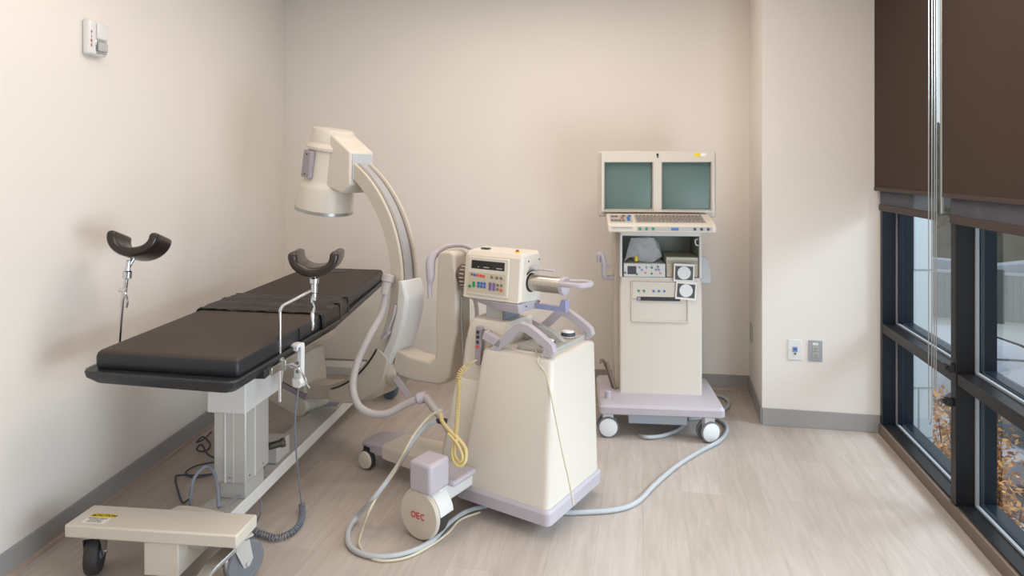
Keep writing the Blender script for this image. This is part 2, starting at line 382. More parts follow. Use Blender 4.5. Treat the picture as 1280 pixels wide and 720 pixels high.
# ------------------------------------------------------------------ operating table
tr = math.atan(.11)
Tf = FR((-1.27,2.44,0), -tr)
tb = thing('operating_table', 'long operating table with dark brown-black cushion on a white wheeled base', 'operating table', (-1.27,2.44,0), -tr)
def caster(parent, M, x, y, yaw, rad=.076, w=.034, top=.178, brake=False, tyre=rubber, hubm=bluehub, forkm=galv):
    Mc = M @ Matrix.Translation((x,y,0)) @ Matrix.Rotation(yaw, 4, 'Z')      # wheel axle along local x, rolls along y
    b = MB(Mc); b.box((-.035,-.04,top-.008),(.035,.04,top)); b.cyl((0,0,top-.02),(0,0,top-.006),.026)
    for s in (-1,1):
        xx = s*(w/2+.006)
        b.prism([(-.035,top-.02),(.03,top-.02),(.045,rad+.01),(.03,rad-.014),(.008,rad-.014)], xx-.0025, xx+.0025, 'x')
    b.box((-w/2-.008,-.035,top-.024),(w/2+.008,.03,top-.018))
    b.cyl((-w/2-.016,.022,rad),(w/2+.016,.022,rad),.008, seg=8)
    fk = b.build('caster', forkm, parent, bev=.0015)
    b = MB(Mc); o = (0,.022,rad); h = w/2
    b.lathe(o, (1,0,0), [(rad*.66,-h*.9),(rad*.88,-h),(rad*.96,-h*.75),(rad,-h*.3),(rad,h*.3),(rad*.96,h*.75),(rad*.88,h),(rad*.66,h*.9)], 48); b.build('tyre', tyre, fk)
    b = MB(Mc); b.lathe(o, (1,0,0), [(rad*.2,-h*1.05),(rad*.3,-h*.95),(rad*.5,-h*.6),(rad*.68,-h*.8),(rad*.68,h*.8),(rad*.5,h*.6),(rad*.3,h*.95),(rad*.2,h*1.05)], 40); b.build('hub', hubm, fk)
    if brake:
        b = MB(Mc)
        b.prism([(-.02,top-.02),(-.10,top-.055),(-.145,top-.09),(-.14,top-.10),(-.095,top-.07),(-.02,top-.04)], -.028, .028, 'x')
        b.prism([(-.06,top-.07),(-.045,top-.06),(-.03,top-.135),(-.045,top-.14)], -.012, .012, 'x')
        b.build('brake_lever', galv, fk, bev=.003)
    return fk
fork_m = mat('pale_fork', (186,184,178), .4)
caster(tb, Tf, -.27, .0, R(24), w=.046, tyre=rubber_d)
caster(tb, Tf, .285, .01, R(-30), brake=True, forkm=fork_m)
caster(tb, Tf, -.27, 1.92, R(160))
caster(tb, Tf, .275, 1.965, R(62), tyre=mat('blue_grey_rubber', (96,112,130), .55), hubm=mat('pale_hub', (196,204,212), .4))
b = MB(Tf); b.box((-.325,-.074,.178),(.325,.074,.224)); fo = b.build('foot_plate', cream, tb, bev=.006)
b = MB(Tf); b.box((-.325,1.85,.178),(.325,1.99,.232)); b.build('foot_plate', white, tb, bev=.006)
b = MB(Tf); b.prism([(.022,.0),(.162,.0),(.162,1.93),(.022,1.93)], .122, .166); b.build('base_beam', greyw, tb, bev=.004)
b = MB(Tf); b.prism([(.1625,.07),(.168,.07),(.168,1.84),(.1625,1.84)], .112, .168); b.build('beam_edge', white, tb, bev=.002)
b = MB(Tf); b.box((-.03,-.06,.055),(.10,.16,.178)); b.build('ballast_box', cream, tb, bev=.004)
b = MB(Tf); b.prism([(-.06,.074),(.17,.074),(.17,.12),(.03,.15),(-.03,.15)], .178, .20); b.build('beam_gusset', cream, tb, bev=.003)
# lettering on the plate
b = MB(Tf); b.box((-.275,-.012,.2245),(-.185,.014,.2250)); lab = b.build('caution_label', yellow_lab, tb)
M = Tf @ Matrix.Translation((-.222,.001,.2252)); text('CAUTION', .019, M, ink, lab, 'caution_lettering', bold=.0004)
b = MB(Tf @ Matrix.Translation((-.266,-.006,.2252))); b.prism([(-.007,0),(.007,0),(0,.013)], 0, .0005); b.build('warning_triangle', ink, lab)
b = MB(Tf); b.box((-.278,-.052,.2243),(-.188,-.013,.2247)); lab = b.build('notice_label', paper, tb)
for i, s in enumerate(('MAXIMUM WEIGHT', 'LOAD EVENLY', 'LOCK CASTERS')):
    M = Tf @ Matrix.Translation((-.235,-.021-i*.011,.2250)); text(s, .0085, M, ink, lab, 'notice_lettering')
# column
Cx0, Cy0 = .068, .27
b = MB(Tf); b.box((.058,.285,.166),(.168,.44,.30)); b.build('inner_column', alu, tb, bev=.004)
b = MB(Tf); b.box((.045,.262,.238),(.180,.46,.53)); oc = b.build('outer_column', alu, tb, bev=.005)
b = MB(Tf)
for x in (.092,): b.box((x,.259,.24),(x+.004,.263,.53))
b.box((.128,.2605,.24),(.1295,.263,.53))
b.box((.179,.335,.24),(.183,.34,.53)); b.build('column_rib', white, oc)
b = MB(Tf); b.cyl((.115,.257,.262),(.115,.264,.262),.004, seg=10); b.build('screw', galv, oc)
for y, z in ((.29,.262),(.40,.262)): b = MB(Tf); b.cyl((.179,y,z),(.185,y,z),.004, seg=10); b.build('screw', galv, oc)
b = MB(Tf); b.prism([(.262-.02,.525),(.56,.525),(.62,.70),(.262-.02,.70)], .028, .19, 'x'); b.build('lift_housing', white, tb, bev=.005)
b = MB(Tf); b.box((.06,.56,.62),(.16,1.3,.70)); b.build('top_frame', greyw, tb, bev=.005)
b = MB(Tf); b.box((.045,.60,.168),(.15,.73,.255)); b.build('control_box', greyw, tb, bev=.006)
b = MB(Tf); b.cyl((.16,.50,.29),(.21,.52,.30),.016, seg=16); b.cyl((.205,.518,.299),(.222,.524,.303),.02, seg=16); b.build('connector', dsteel, tb, bev=.002)
b = MB(Tf); b.box((.055,1.34,.1665),(.14,1.40,.1675)); lp = b.build('rating_label', cable_d, tb)
# top: tray and cushion (plan shape traced in world metres)
pad = [(-1.554,2.500),(-.974,2.380),(-.878,3.17),(-.864,3.30),(-.862,4.52),(-1.415,4.62)]
def expand(poly, e):
    n = len(poly); out = []
    for i in range(n):
        p0, p1, p2 = Vector(poly[i-1]), Vector(poly[i]), Vector(poly[(i+1) % n])
        d1 = (p1-p0).normalized(); d2 = (p2-p1).normalized(); n1 = Vector((d1.y,-d1.x)); n2_ = Vector((d2.y,-d2.x))
        m_ = (n1+n2_).normalized(); out.append((p1+m_*e/max(.3, m_.dot(n1)))[:])
    return out
def rounded(poly, r, k=5):
    n = len(poly); out = []
    for i in range(n):
        p0, p1, p2 = Vector(poly[i-1]), Vector(poly[i]), Vector(poly[(i+1) % n])
        a = p1+(p0-p1).normalized()*r; c_ = p1+(p2-p1).normalized()*r
        for j in range(k+1):
            t_ = j/k; out.append(((1-t_)**2*a+2*t_*(1-t_)*p1+t_*t_*c_)[:])
    return out
b = MB()
padt = [pad[0],(pad[1][0]-.022,pad[1][1]),(pad[2][0]-.022,pad[2][1]),(pad[3][0]-.022,pad[3][1]),(pad[4][0]-.022,pad[4][1]),pad[5]]
o1 = rounded(expand(padt,.034), .04); o2 = rounded(expand(padt,.030), .04); o3 = rounded(expand(padt,.004), .04)
b.loft([[(x,y,.703) for x,y in o3],[(x,y,.728) for x,y in o2],[(x,y,.748) for x,y in o1],[(x,y,.753) for x,y in o2]]); tr_o = b.build('tray', tray_m, tb)
# cushion in sections
def lerp2(p, q, t): return (p[0]+(q[0]-p[0])*t, p[1]+(q[1]-p[1])*t)
def cut(Ya, Yb):  # the slice of the cushion between two depth lines (parallel to the front edge)
    def L_(Y): return (-1.554+.0655*(Y-2.5), Y)
    def R_(Y):
        Y2 = Y-.115
        for i in range(1,4):
            p, q = pad[i], pad[i+1]
            if Y2 <= q[1] or i == 3: t = (Y2-p[1])/(q[1]-p[1]); return lerp2(p, q, t)
    return L_(Ya), R_(Ya), R_(Yb), L_(Yb)
def cushion(Ya, Yb, name, grow=.0):
    fl, fr, br_, bl = cut(Ya, Yb); pl = rounded([fl, fr, br_, bl], .018, 4)
    e = lambda k: rounded(expand([fl, fr, br_, bl], k), .02, 4)
    b = MB(); b.loft([[(x,y,.755) for x,y in e(-.004)],[(x,y,.765) for x,y in e(.0)],[(x,y,.800) for x,y in e(.0)],[(x,y,.812) for x,y in e(-.004)],[(x,y,.819) for x,y in e(-.012)],[(x,y,.821) for x,y in e(-.03)]])
    o = b.build(name, padtop, tb, ang=50)
    o.data.materials.append(padside)
    for p in o.data.polygons:
        if abs(p.normal.z) < .75: p.material_index = 1
    return o
s1 = cushion(2.50, 3.30, 'seat_cushion'); cushion(3.305, 4.62, 'back_cushion')
# strap across the joint
b = MB(); rng = random.Random(3)
rings = []
for i in range(15):
    Y = 3.22+.40*i/14; fl, fr, _, _ = cut(Y, Y+.01); ring = []
    for j in range(31):
        t_ = j/30; x, y = lerp2(fl, fr, t_); wv = .0030*math.sin(i*2.3+math.sin(j*.9)*1.6+j*.35)+.0015*math.sin(j*2.1+i)+rng.uniform(-.001,.001)
        hgt = .826+wv+(.004 if i in (4,5,9,10) else 0)-.003*(abs(2*t_-1)**10)
        ring.append((x, y, hgt))
    x, y = fr
    ring = ring+[(x+.006,y,.815),(x+.009,y,.79),(x+.008,y,.752)]
    ring = [(fl[0]-.008,fl[1],.755),(fl[0]-.007,fl[1],.812)]+ring
    rings.append(ring)
b.loft(rings, closed=False, caps=False); b.build('body_strap', strap_m, tb, solid=.003)
for Y in (3.46,3.62):
    fl, fr, _, _ = cut(Y, Y+.01); x, y = fr; b = MB(); b.prism([(x-.02,.8275),(x+.009,.8275),(x+.009,.745),(x+.0125,.745),(x+.0125,.831),(x-.02,.831)], y-.012, y+.012, 'y'); b.build('strap_webbing', black, tb, bev=.001)
b = MB(); c_ = Vector((-1.15,4.42)); b.lathe((-1.15,4.40,.820),(0,0,1),[(.0,0),(.068,0),(.072,.0015),(.068,.003),(.0,.003)],32)
for v in b.bm.verts: v.co.y = 4.40+(v.co.y-4.40)*.7
b.build('head_cutout', black, tb)
for Y in (2.82,3.0):
    _, fr, _, _ = cut(Y,Y+.01); b = MB(); b.box((fr[0]-.001,fr[1]-.004,.762),(fr[0]+.0025,fr[1]+.004,.812)); b.build('side_seam', black, s1)
# accessory rails
def rail(x0,y0,x1,y1,name='side_rail'):
    b = MB(); d = Vector((x1-x0,y1-y0)).normalized(); n_ = Vector((d.y,-d.x))*.008
    b.prism([(x0,y0),(x1,y1),(x1+n_.x,y1+n_.y),(x0+n_.x,y0+n_.y)], .695, .727); r = b.build(name, steel, tb, bev=.002)
    for t_ in (.12,.5,.88):
        x, y = x0+(x1-x0)*t_, y0+(y1-y0)*t_; b = MB(); b.cyl((x-n_.x*4,y-n_.y*4,.711),(x,y,.711),.009, seg=12); b.build('rail_spacer', black, r)
rail(-.936,2.60,-.858,3.25)
rail(-1.62+.003,3.25,-1.625-.02,2.60)
b = MB(); b.box((-.985,2.545,.70),(-.935,2.60,.735)); b.build('rail_bracket', black, tb, bev=.004)

# leg supports (knee crutches)
def crutch_cup(t, M, L=.16, hw=.085, dep=.09, th=.011):
    rings = []
    N = 24
    for yy, e in [(-L/2,.012),(-L/2+.003,.006),(-L/2+.010,.0015),(-L/2+.02,0),(0,0),(L/2-.02,0),(L/2-.010,.0015),(L/2-.003,.006),(L/2,.012)]:
        outer, inner = [], []
        for i in range(N+1):
            a = -math.pi/2*1.02+math.pi*1.02*i/N; sg = math.sin(a); cg = math.cos(a)
            outer.append(((hw+.012-e)*sg*(1+.05*abs(sg)**4), yy, -(dep-e)*cg**.9 if cg > 0 else 0))
            inner.append(((hw-.021+e)*sg, yy, -(dep-.040+e)*abs(cg)**.8 if cg > 0 else .0))
        xo, xi = outer[-1][0], inner[-1][0]; rr = (xo-xi)/2; cxm = (xo+xi)/2
        rim = [(cxm+rr*math.cos(q_), yy, max(.001, .75*rr*math.sin(q_))) for q_ in [math.pi*k/6 for k in range(1,6)]]
        ring = outer+rim+inner[::-1]+[(-x, y, z) for x, y, z in rim[::-1]]
        rings.append([(x, y, z+dep*.5) for x, y, z in ring])
    b = MB(M); b.loft(rings); return b.build('knee_cup', leather, t, ang=60)
# right (near) one
t = thing('leg_support', 'black leather leg support on a bent chrome rod at the right table rail', 'leg support', (-.935,2.705,.56), group=None)
X0, Y0 = -.934, 2.705
b = MB(); b.tube([(X0,Y0,.56),(X0,Y0,.70),(X0,Y0,.90),(X0+.001,Y0,.925),(X0+.012,Y0+.005,.945),(X0+.05,Y0+.02,.965),(X0+.115,Y0+.05,1.0)], .0065, seg=14, n=6); b.build('rod', chrome, t)
b = MB(); b.lathe((X0,Y0,.695),(0,0,1),[(.012,0),(.016,.002),(.016,.012),(.012,.014),(.012,.024),(.017,.026),(.017,.04),(.012,.044)],20)
b.box((X0-.022,Y0-.02,.690),(X0+.030,Y0+.012,.732)); b.build('rail_clamp', galv, t, bev=.003)
b = MB(); b.cyl((X0+.02,Y0-.012,.712),(X0+.085,Y0-.02,.708),.005, seg=12); b.cyl((X0+.05,Y0-.016,.71),(X0+.066,Y0-.018,.709),.013, seg=16)
b.tube([(X0+.07,Y0-.018,.708),(X0+.09,Y0-.02,.69),(X0+.108,Y0-.02,.65),(X0+.125,Y0-.02,.62)], .004, seg=8); b.build('clamp_screw', chrome, t)
jx, jy = X0+.122, Y0+.055
b = MB(); b.lathe((jx,jy,.985),(0,0,1),[(.008,-.03),(.010,-.02),(.010,0),(.013,.004),(.013,.04),(.018,.042),(.018,.062),(.012,.066),(.012,.085)],18)
b.build('swivel_joint', chrome, t, bev=.001)
b = MB()
b.tube([(jx-.003,jy,.99),(jx-.006,jy-.01,.955),(jx+.002,jy-.01,.93),(jx-.003,jy-.01,.90)], .006, seg=8)
b.lathe((jx-.004,jy-.01,.915),(0,0,-1),[(.004,0),(.008,.01),(.007,.04),(.009,.055),(.006,.075),(.002,.08)],14); b.build('lock_lever', chrome, t)
crutch_cup(t, FR((jx+.005,jy+.02,1.102), R(4)))
# left (far side) one
t = thing('leg_support', 'black leather leg support on a straight chrome rod, nearest the left wall', 'leg support', (-1.612,2.76,.62))
X1, Y1 = -1.612, 2.76
topp = Vector((-1.575,2.765,1.10))
b = MB(); b.tube([(X1-.008,Y1,.62),(X1,Y1,.80),(X1+.012,Y1,.95),(X1+.018,Y1,1.0)], .0065, seg=14); b.build('rod', chrome, t)
b = MB(); b.tube([(X1+.018,Y1,.965),(X1+.022,Y1,1.0),(X1+.027,Y1,1.04),(X1+.034,Y1+.003,1.09),(X1+.046,Y1+.02,1.128)], .009, seg=14)
b.lathe((X1+.030,Y1,1.045),(0.1,0,1),[(.012,0),(.017,.003),(.017,.03),(.012,.034),(.009,.05),(.009,.075)],18); b.build('swivel_joint', chrome, t)
b = MB(); b.tube([(X1+.02,Y1-.012,1.0),(X1+.032,Y1-.014,.985),(X1+.040,Y1-.014,.955),(X1+.036,Y1-.014,.93)], .005, seg=8); b.cyl((X1+.005,Y1-.008,1.0),(X1+.035,Y1-.012,1.0),.008, seg=12); b.build('lock_lever', chrome, t)
b = MB(); b.box((X1-.03,Y1-.018,.690),(X1+.006,Y1+.018,.732)); b.build('rail_clamp', galv, t, bev=.003)
crutch_cup(t, FR((-1.558,2.80,1.165), R(6)) @ Matrix.Rotation(R(-16), 4, 'X') @ Matrix.Rotation(R(4), 4, 'Y'), L=.165)

# hand control hanging on the rail, with its cord
t = thing('hand_control', 'white hand control hooked on the table rail with a coiled grey cord', 'hand control', (-.87,2.80,.56))
Pf = FR((-.898,2.83,-.02), R(-24))
b = MB(Pf); b.prism([(-.03,.775),(-.018,.785),(.012,.785),(.016,.77),(.014,.60),(.008,.585),(-.01,.60),(-.006,.765),(-.022,.768),(-.026,.75),(-.033,.752)], -.020, .020, 'x'); 
for v in b.bm.verts:
    y = v.co.y; v.co.y = v.co.y*1
for v in b.bm.verts: v.co.z = .785-(.785-v.co.z)*.84
hb = b.build('handset', white_disc, t, bev=.004)
b = MB(Pf); b.prism([(-.022,.61),(.022,.61),(.03,.59),(.018,.565),(-.016,.565)], -.02, .02, 'y'); 
for v in b.bm.verts: v.co.z = .785-(.785-v.co.z)*.84
b.build('cord_guard', white_disc, hb, bev=.004)
for z in (.70,.665): 
    b = MB(Pf); b.cyl((0,-.0105,z),(0,-.005,z),.008, seg=14); b.build('key', btn['grey'], hb)
P0 = Pf @ Vector((0,0,.605))
b = MB(); b.tube([P0, at(369,520,2.84), at(370,560,2.86), at(373,595,2.90), fp(377,632,.03)], .0035, seg=8); b.build('cord', cable_d, t)
b = MB(); b.coil([fp(377,630,.03), fp(378,642,.016), fp(374,656,.016), fp(362,667,.016), fp(345,672,.016), fp(325,667,.016), fp(318,663,.016)], .0115, .0030, 30); b.build('coiled_cord', cable_d, t)
b = MB(); b.tube([fp(319,664,.012), fp(320,655,.01), at(326,640,2.80), at(325,625,2.83), at(313,618,2.80), at(295,622,2.66), at(280,632,2.60), at(272,636,2.585)], .003, seg=8); b.build('lead', cable_d, t)

# table cables by the wall
def cable(name, label, P, r, m, seg=10, cat='cable'):
    b = MB(); b.tube(P, r, seg=seg); o = b.build(name, m); tag(o, label, cat); at_base(o); return o
cable('cable', 'grey cable arching up out of the table base beam, left of the column', [at(238,632,2.62), at(240,606,2.62), at(247,591,2.64), at(259,583,2.66), at(268,592,2.64), at(272,612,2.60), at(273,634,2.56)], .0065, cable_d)
cable('cable', 'dark tangled cable on the wooden floor behind the table column', [fp(272,577,.008), fp(246,582,.01), fp(232,591,.01), fp(244,597,.01), fp(268,592,.008), fp(250,594,.018), fp(224,594,.012), fp(219,598,.012), fp(222,612,.01), fp(228,628,.01), fp(236,624,.01)], .004, cable_k)
cable('cable', 'knotted charcoal cable on the floor by the baseboard, behind the table column', [fp(264,540,.02), fp(256,548,.02), fp(246,553,.02), fp(254,546,.04), fp(263,556,.02), fp(256,564,.02), fp(246,562,.02), fp(252,556,.04), fp(260,568,.02), fp(272,574,.01)], .0045, cable_k)
cable('cable', 'short black cable plugged into the right side of the table column', [at(329,565,2.98), at(331,574,2.98), at(329,586,2.93), at(322,594,2.88), at(318,598,2.86)], .004, black)

# ------------------------------------------------------------------ the C-arm cart; local x = B (away/right), y = A (front), z up
K = (.075, 3.02, 0); ka = math.atan2(.836, .548)
Kf = FR(K, ka)
ca = thing('mobile_c_arm', 'large cream mobile C-arm X-ray machine with a curved arm reaching over the table', 'x-ray machine', K, ka)
# cabinet
b = MB(Kf)
bot = [(-.232,-.235),(.235,-.235),(.235,.225),(-.232,.225)]
top = [(-.192,-.232),(.205,-.232),(.205,.118),(-.192,.118)]
def roundz(poly, z, r=.028): return [(x,y,z) for x,y in rounded(poly, r, 5)]
def ip(t): return [lerp2(p, q, t) for p, q in zip(bot, top)]
b.loft([roundz(ip(0),.115), roundz(ip(.5),.42), roundz(ip(.965),.700), roundz(expand(ip(.98),-.004),.712), roundz(expand(ip(1),-.014),.720)])
cab = b.build('cabinet', cream, ca, ang=40)
b = MB(Kf); b.loft([roundz(expand(bot,-.02),.052,.02), roundz(expand(bot,.010),.062,.03), roundz(expand(bot,.012),.110,.03), roundz(expand(bot,.004),.122,.03)]); b.build('bumper', lilac, ca, ang=30)
b = MB(Kf); b.loft([[(x,y,.7195) for x,y in rounded([(-.165,-.205),(.178,-.205),(.178,.09),(-.165,.09)],.03)],[(x,y,.726) for x,y in rounded([(-.16,-.20),(.173,-.20),(.173,.085),(-.16,.085)],.03)]]); b.build('top_plate', cream, cab, bev=.002)
# lower front block
b = MB(Kf)
def rb(b0,b1,a0,a1,z,r=.03): return [(x,y,z) for x,y in rounded([(b0,a0),(b1,a0),(b1,a1),(b0,a1)], r, 5)]
b.loft([rb(-.215,.19,.1,.36,.115), rb(-.19,.17,.1,.315,.40), rb(-.175,.155,.08,.285,.545), rb(-.165,.145,.08,.275,.557)]); b.build('front_cover', cream, ca, ang=40)
# upper lift housing
b = MB(Kf)
b.loft([rb(-.16,.10,.035,.275,.53), rb(-.145,.095,.028,.255,.72), rb(-.135,.09,.026,.235,.812), rb(-.125,.08,.036,.225,.824)]); b.build('lift_column_cover', cream, ca, ang=40)
b = MB(Kf); b.box((-.085,.075,.80),(.02,.175,.895)); b.build('lift_column', dsteel if False else alu, ca, bev=.004)
b = MB(Kf); b.box((-.095,.068,.80),(.03,.078,.89)); b.build('column_scale', cable_d, ca)
# control head: slanted near face
b = MB(Kf)
def sec(a, s=0):
    return [(-.135+s,a,.915+s*.5),(-.130+s,a,.925),(-.112+s,a,1.105-s),(-.095,a,1.125-s),(.03,a,1.130-s),(.05-s,a,1.11-s),(.052-s,a,.905)]
b.loft([sec(-.036,.012), sec(-.026,.0), sec(.262,0), sec(.278,.012)]); head = b.build('control_head', cream, ca, bev=.006, seg=3)
b = MB(Kf)
b.loft([[(-.13,.262,.915),(.05,.262,.915),(.03,.17,.885),(-.09,.17,.880)],[(-.133,.1,.912),(.05,.1,.912),(.045,.08,.872),(-.115,.08,.868)],[(-.135,-.030,.912),(.05,-.030,.912),(.048,-.028,.875),(-.122,-.028,.868)]]); b.build('head_underside', lilac, ca, bev=.004)
# panel frame on the near face (b = -.13), x' = -a so text reads left to right; slanted
Nn = Vector((-1,0,.10)).normalized()         # outward normal in local coords
Xx = Vector((0,-1,0)); Yy = Nn.cross(Xx)
PM = Kf @ frameM(Vector((-.1235,.130,1.012)), Xx, Yy, Nn)
b = MB(PM); b.box((-.120,-.082,-.004),(.104,.088,.004)); b.build('bezel', cream, head, bev=.004)
b = MB(PM); b.box((-.098,.035,.002),(.082,.072,.0055)); disp = b.build('display', lcd, head, bev=.001)
for x, w_ in ((-.062,.006),(-.03,.03),(.04,.03)): b = MB(PM); b.box((x,.042,.0054),(x+w_,.046,.0060)); b.build('readout', greyw, disp)
b = MB(PM); b.box((-.112,-.070,.003),(.094,.020,.0055)); pn = b.build('keypad', panel_m, head, bev=.001)
def dots(lst, r, m, hgt=.0085):
    b = MB(PM)
    for x, y in lst: b.cyl((x,y,.005),(x,y,hgt), r, seg=14)
    b.build('key', m, pn)
dots([(-.092,.008)], .006, btn['grey']); dots([(-.077,.006)], .0065, btn['blue']); dots([(-.060,.006),(-.043,.005),(-.026,.004)], .0065, btn['red'])
dots([(.018,.004),(.045,.003),(.068,.003)], .007, btn['grey'])
dots([(-.100,-.046),(-.078,-.030),(-.078,-.042)], .0072, btn['green'])
dots([(x,y) for x in (-.052,-.035,-.018) for y in (-.028,-.042)], .0068, btn['blue'])
dots([(x,y) for x in (.012,.032) for y in (-.026,-.036,-.048)], .0075, btn['purple'])
dots([(.052,-.028),(.072,-.028),(.052,-.046)], .0065, btn['grey']); dots([(.072,-.048)], .007, btn['red'])
# top buttons
b = MB(Kf); b.box((-.06,.18,1.129),(-.035,.225,1.134)); b.build('top_switch', mat('dark_green_key', (24,84,62), .4), head, bev=.003)
b = MB(Kf); b.cyl((-.07,.015,1.122),(-.07,.015,1.131),.011, seg=18); b.build('emergency_stop_base', yellow_lab, head)
b = MB(Kf); b.cyl((-.07,.015,1.130),(-.07,.015,1.138),.007, seg=18); b.build('emergency_stop', mat('stop_red', (150,40,35), .4), head, bev=.001)
for x, z in ((-.06,1.09),(.03,1.09),(-.08,.895),(.03,.9)): b = MB(Kf); b.cyl((x,-.036,z),(x,-.040,z),.003, seg=8); b.build('screw', dsteel, head)
# cross arm cylinder with slots and handle
AX, AZ = -.04, .995
b = MB(Kf); b.lathe((AX,-.030,AZ),(0,-1,0),[(.042,0),(.042,.010),(.030,.012)],30); b.build('arm_collar', black, ca)
b = MB(Kf); b.lathe((AX,.0,AZ),(0,-1,0),[(.030,0),(.036,.005),(.036,.20),(.03,.202)],32); arm = b.build('cross_arm', steel, ca)
b = MB(Kf)
for k in range(9):
    a = R(200+k*0); b.cyl((AX-.0355,-.035-k*.018,AZ-.004),(AX-.0368,-.035-k*.018,AZ-.004),.0016, seg=6)
b.build('scale_marks', black, arm)
b = MB(Kf); b.lathe((AX,-.195,AZ),(0,-1,0),[(.040,0),(.040,.018),(.034,.022)],30); b.build('end_cap', lilac, ca, bev=.002)
b = MB(Kf); b.tube([(AX-.035,-.20,AZ+.012),(AX-.04,-.25,AZ+.014),(AX-.038,-.295,AZ+.015),(AX-.01,-.315,AZ+.015),(AX+.03,-.315,AZ+.015),(AX+.052,-.295,AZ+.015),(AX+.052,-.25,AZ+.014),(AX+.038,-.20,AZ+.012)], .012, seg=12); b.build('arm_handle', lilac, ca)
b = MB(Kf); b.cyl((AX-.005,-.03,AZ+.062),(AX-.005,-.075,AZ+.062),.010, seg=16); b.box((AX-.012,-.16,AZ+.058),(AX+.002,-.07,AZ+.066)); b.build('lock_handle', lilac, ca, bev=.003)
b = MB(Kf); b.tube([(AX-.03,-.022,AZ+.02),(AX-.03,-.045,AZ+.05),(AX-.015,-.06,AZ+.058)], .003, seg=8); b.build('lock_cable', black, ca)
b = MB(Kf); b.prism([(-.02,.872),(-.19,.872),(-.19,.925),(-.165,.925),(-.155,.893),(-.02,.893)][::-1], .0, .03, 'x'); b.build('cable_hook', mat('periwinkle_plastic', (150,152,186), .45), ca, bev=.003)
# rotation dial between head and L arm
b = MB(Kf); b.lathe((AX,.27,AZ),(0,1,0),[(.055,0),(.07,.01),(.07,.04),(.05,.07),(.05,.11)],36); dial = b.build('rotation_dial', mat('brown_dial', (96,78,68), .4), ca)
b = MB(Kf)
for k in range(24):
    a = 2*math.pi*k/24; b.box((AX+.0695*math.cos(a)-.0015,.285,AZ+.0695*math.sin(a)-.0015),(AX+.0695*math.cos(a)+.0025,.31,AZ+.0695*math.sin(a)+.0025))
b.build('dial_marks', cream, dial)
# L arm
b = MB(Kf)
Lp = [(.350,1.095),(.375,1.110),(.435,1.105),(.452,1.085),(.462,.80),(.462,.63),(.474,.585),(.50,.572),(.62,.580),(.72,.60),(.74,.50),(.70,.468),(.60,.462),(.45,.470),(.405,.485),(.378,.52),(.355,.66),(.335,.74),(.338,.95)]
b.loft([[(AX+x,y,z) for y,z in q] for x, q in ((-.055,Lp),(-.0,Lp),(.055,Lp))]); b.build('l_arm', cream_d, ca, bev=.012, seg=3)
b = MB(Kf)
b.tube([(AX-.065,.49,.88),(AX-.065,.49,.94),(AX-.065,.485,.98),(AX-.055,.49,1.06),(AX-.03,.465,1.10),(AX+.0,.43,1.125),(AX+.03,.36,1.13),(AX+.04,.30,1.11)], lambda t_: .011+.012*math.exp(-((t_-.38)/.17)**2), seg=12); b.build('l_arm_handle', lilac, ca)
b = MB(Kf); b.tube([(AX-.03,.32,.90),(AX-.03,.325,.80),(AX-.028,.315,.60)], .006, seg=8); b.build('hoist_cable', galv, ca)
b = MB(Kf); b.tube([(AX+.05,.31,.89),(AX+.07,.31,.80),(AX+.07,.31,.58)], .010, seg=8); b.build('hoist_cover', white, ca)
# C ring
CC = (-.04, 1.36, .935); Ro = .69; Ri = .617; w = .062
angs = [R(66-k*2) for k in range(0, 80)]
sect = [(Ri,-w),(Ri,w),(Ro-.004,w),(Ro,w-.004),(Ro,w-.017),(Ro-.012,w-.021),(Ro-.012,w-.040),(Ro-.002,w-.046),(Ro-.002,-w+.030),(Ro-.010,-w+.026),(Ro-.010,-w+.018),(Ro,-w+.014),(Ro,-w+.003),(Ro-.004,-w)]
b = MB(Kf); b.arc(sect, CC, angs); ring = b.build('c_ring', cream_d, ca, ang=25)
b = MB(Kf); b.arc([(Ro-.0015,-w+.032),(Ro-.0015,w-.047),(Ro+.0012,w-.047),(Ro+.0012,-w+.032)], CC, [R(60-k*2) for k in range(0, 36)]); b.build('track_strip', mat('track_grey', (164,163,163), .4), ring)
b = MB(Kf); b.arc([(Ro-.0115,w-.038),(Ro-.0115,w-.023),(Ro-.009,w-.023),(Ro-.009,w-.038)], CC, [R(62-k*2) for k in range(0, 40)]); b.build('track_groove', mat('groove_dark', (112,102,98), .5), ring)
b = MB(Kf); b.arc([(Ro-.0098,-w+.0185),(Ro-.0098,-w+.0255),(Ro-.0045,-w+.0275),(Ro-.0045,-w+.0165)], CC, [R(62-k*2) for k in range(0, 40)]); b.build('track_groove', MATS['groove_dark'], ring)
# carriage on the outside of the ring
b = MB(Kf); sc_ = [(Ro-.012,-.075),(Ro+.034,-.075),(Ro+.048,-.058),(Ro+.048,.055),(Ro+.034,.072),(Ro-.03,.072),(Ro-.03,.064),(Ro+.004,.064),(Ro+.004,-.064),(Ro-.012,-.064)]
rings = []
for k in range(0, 24):
    a = R(1-k*1.6); g = min(1., .25+k*.18); g2 = 1.
    rings.append([(CC[0]+bb, CC[1]-(Ro+(r-Ro)*(g if r > Ro+.01 else 1))*math.cos(a), CC[2]+(Ro+(r-Ro)*(g if r > Ro+.01 else 1))*math.sin(a)) for r, bb in sc_])
b.loft(rings); b.build('carriage', white, ca, bev=.004)
b = MB(Kf); sc2 = [(Ro-.05,-.080),(Ro+.08,-.080),(Ro+.10,-.06),(Ro+.10,.06),(Ro+.08,.080),(Ro-.03,.080),(Ro-.03,.064),(Ro+.004,.064),(Ro+.004,-.064),(Ro-.05,-.064)]
rings = []
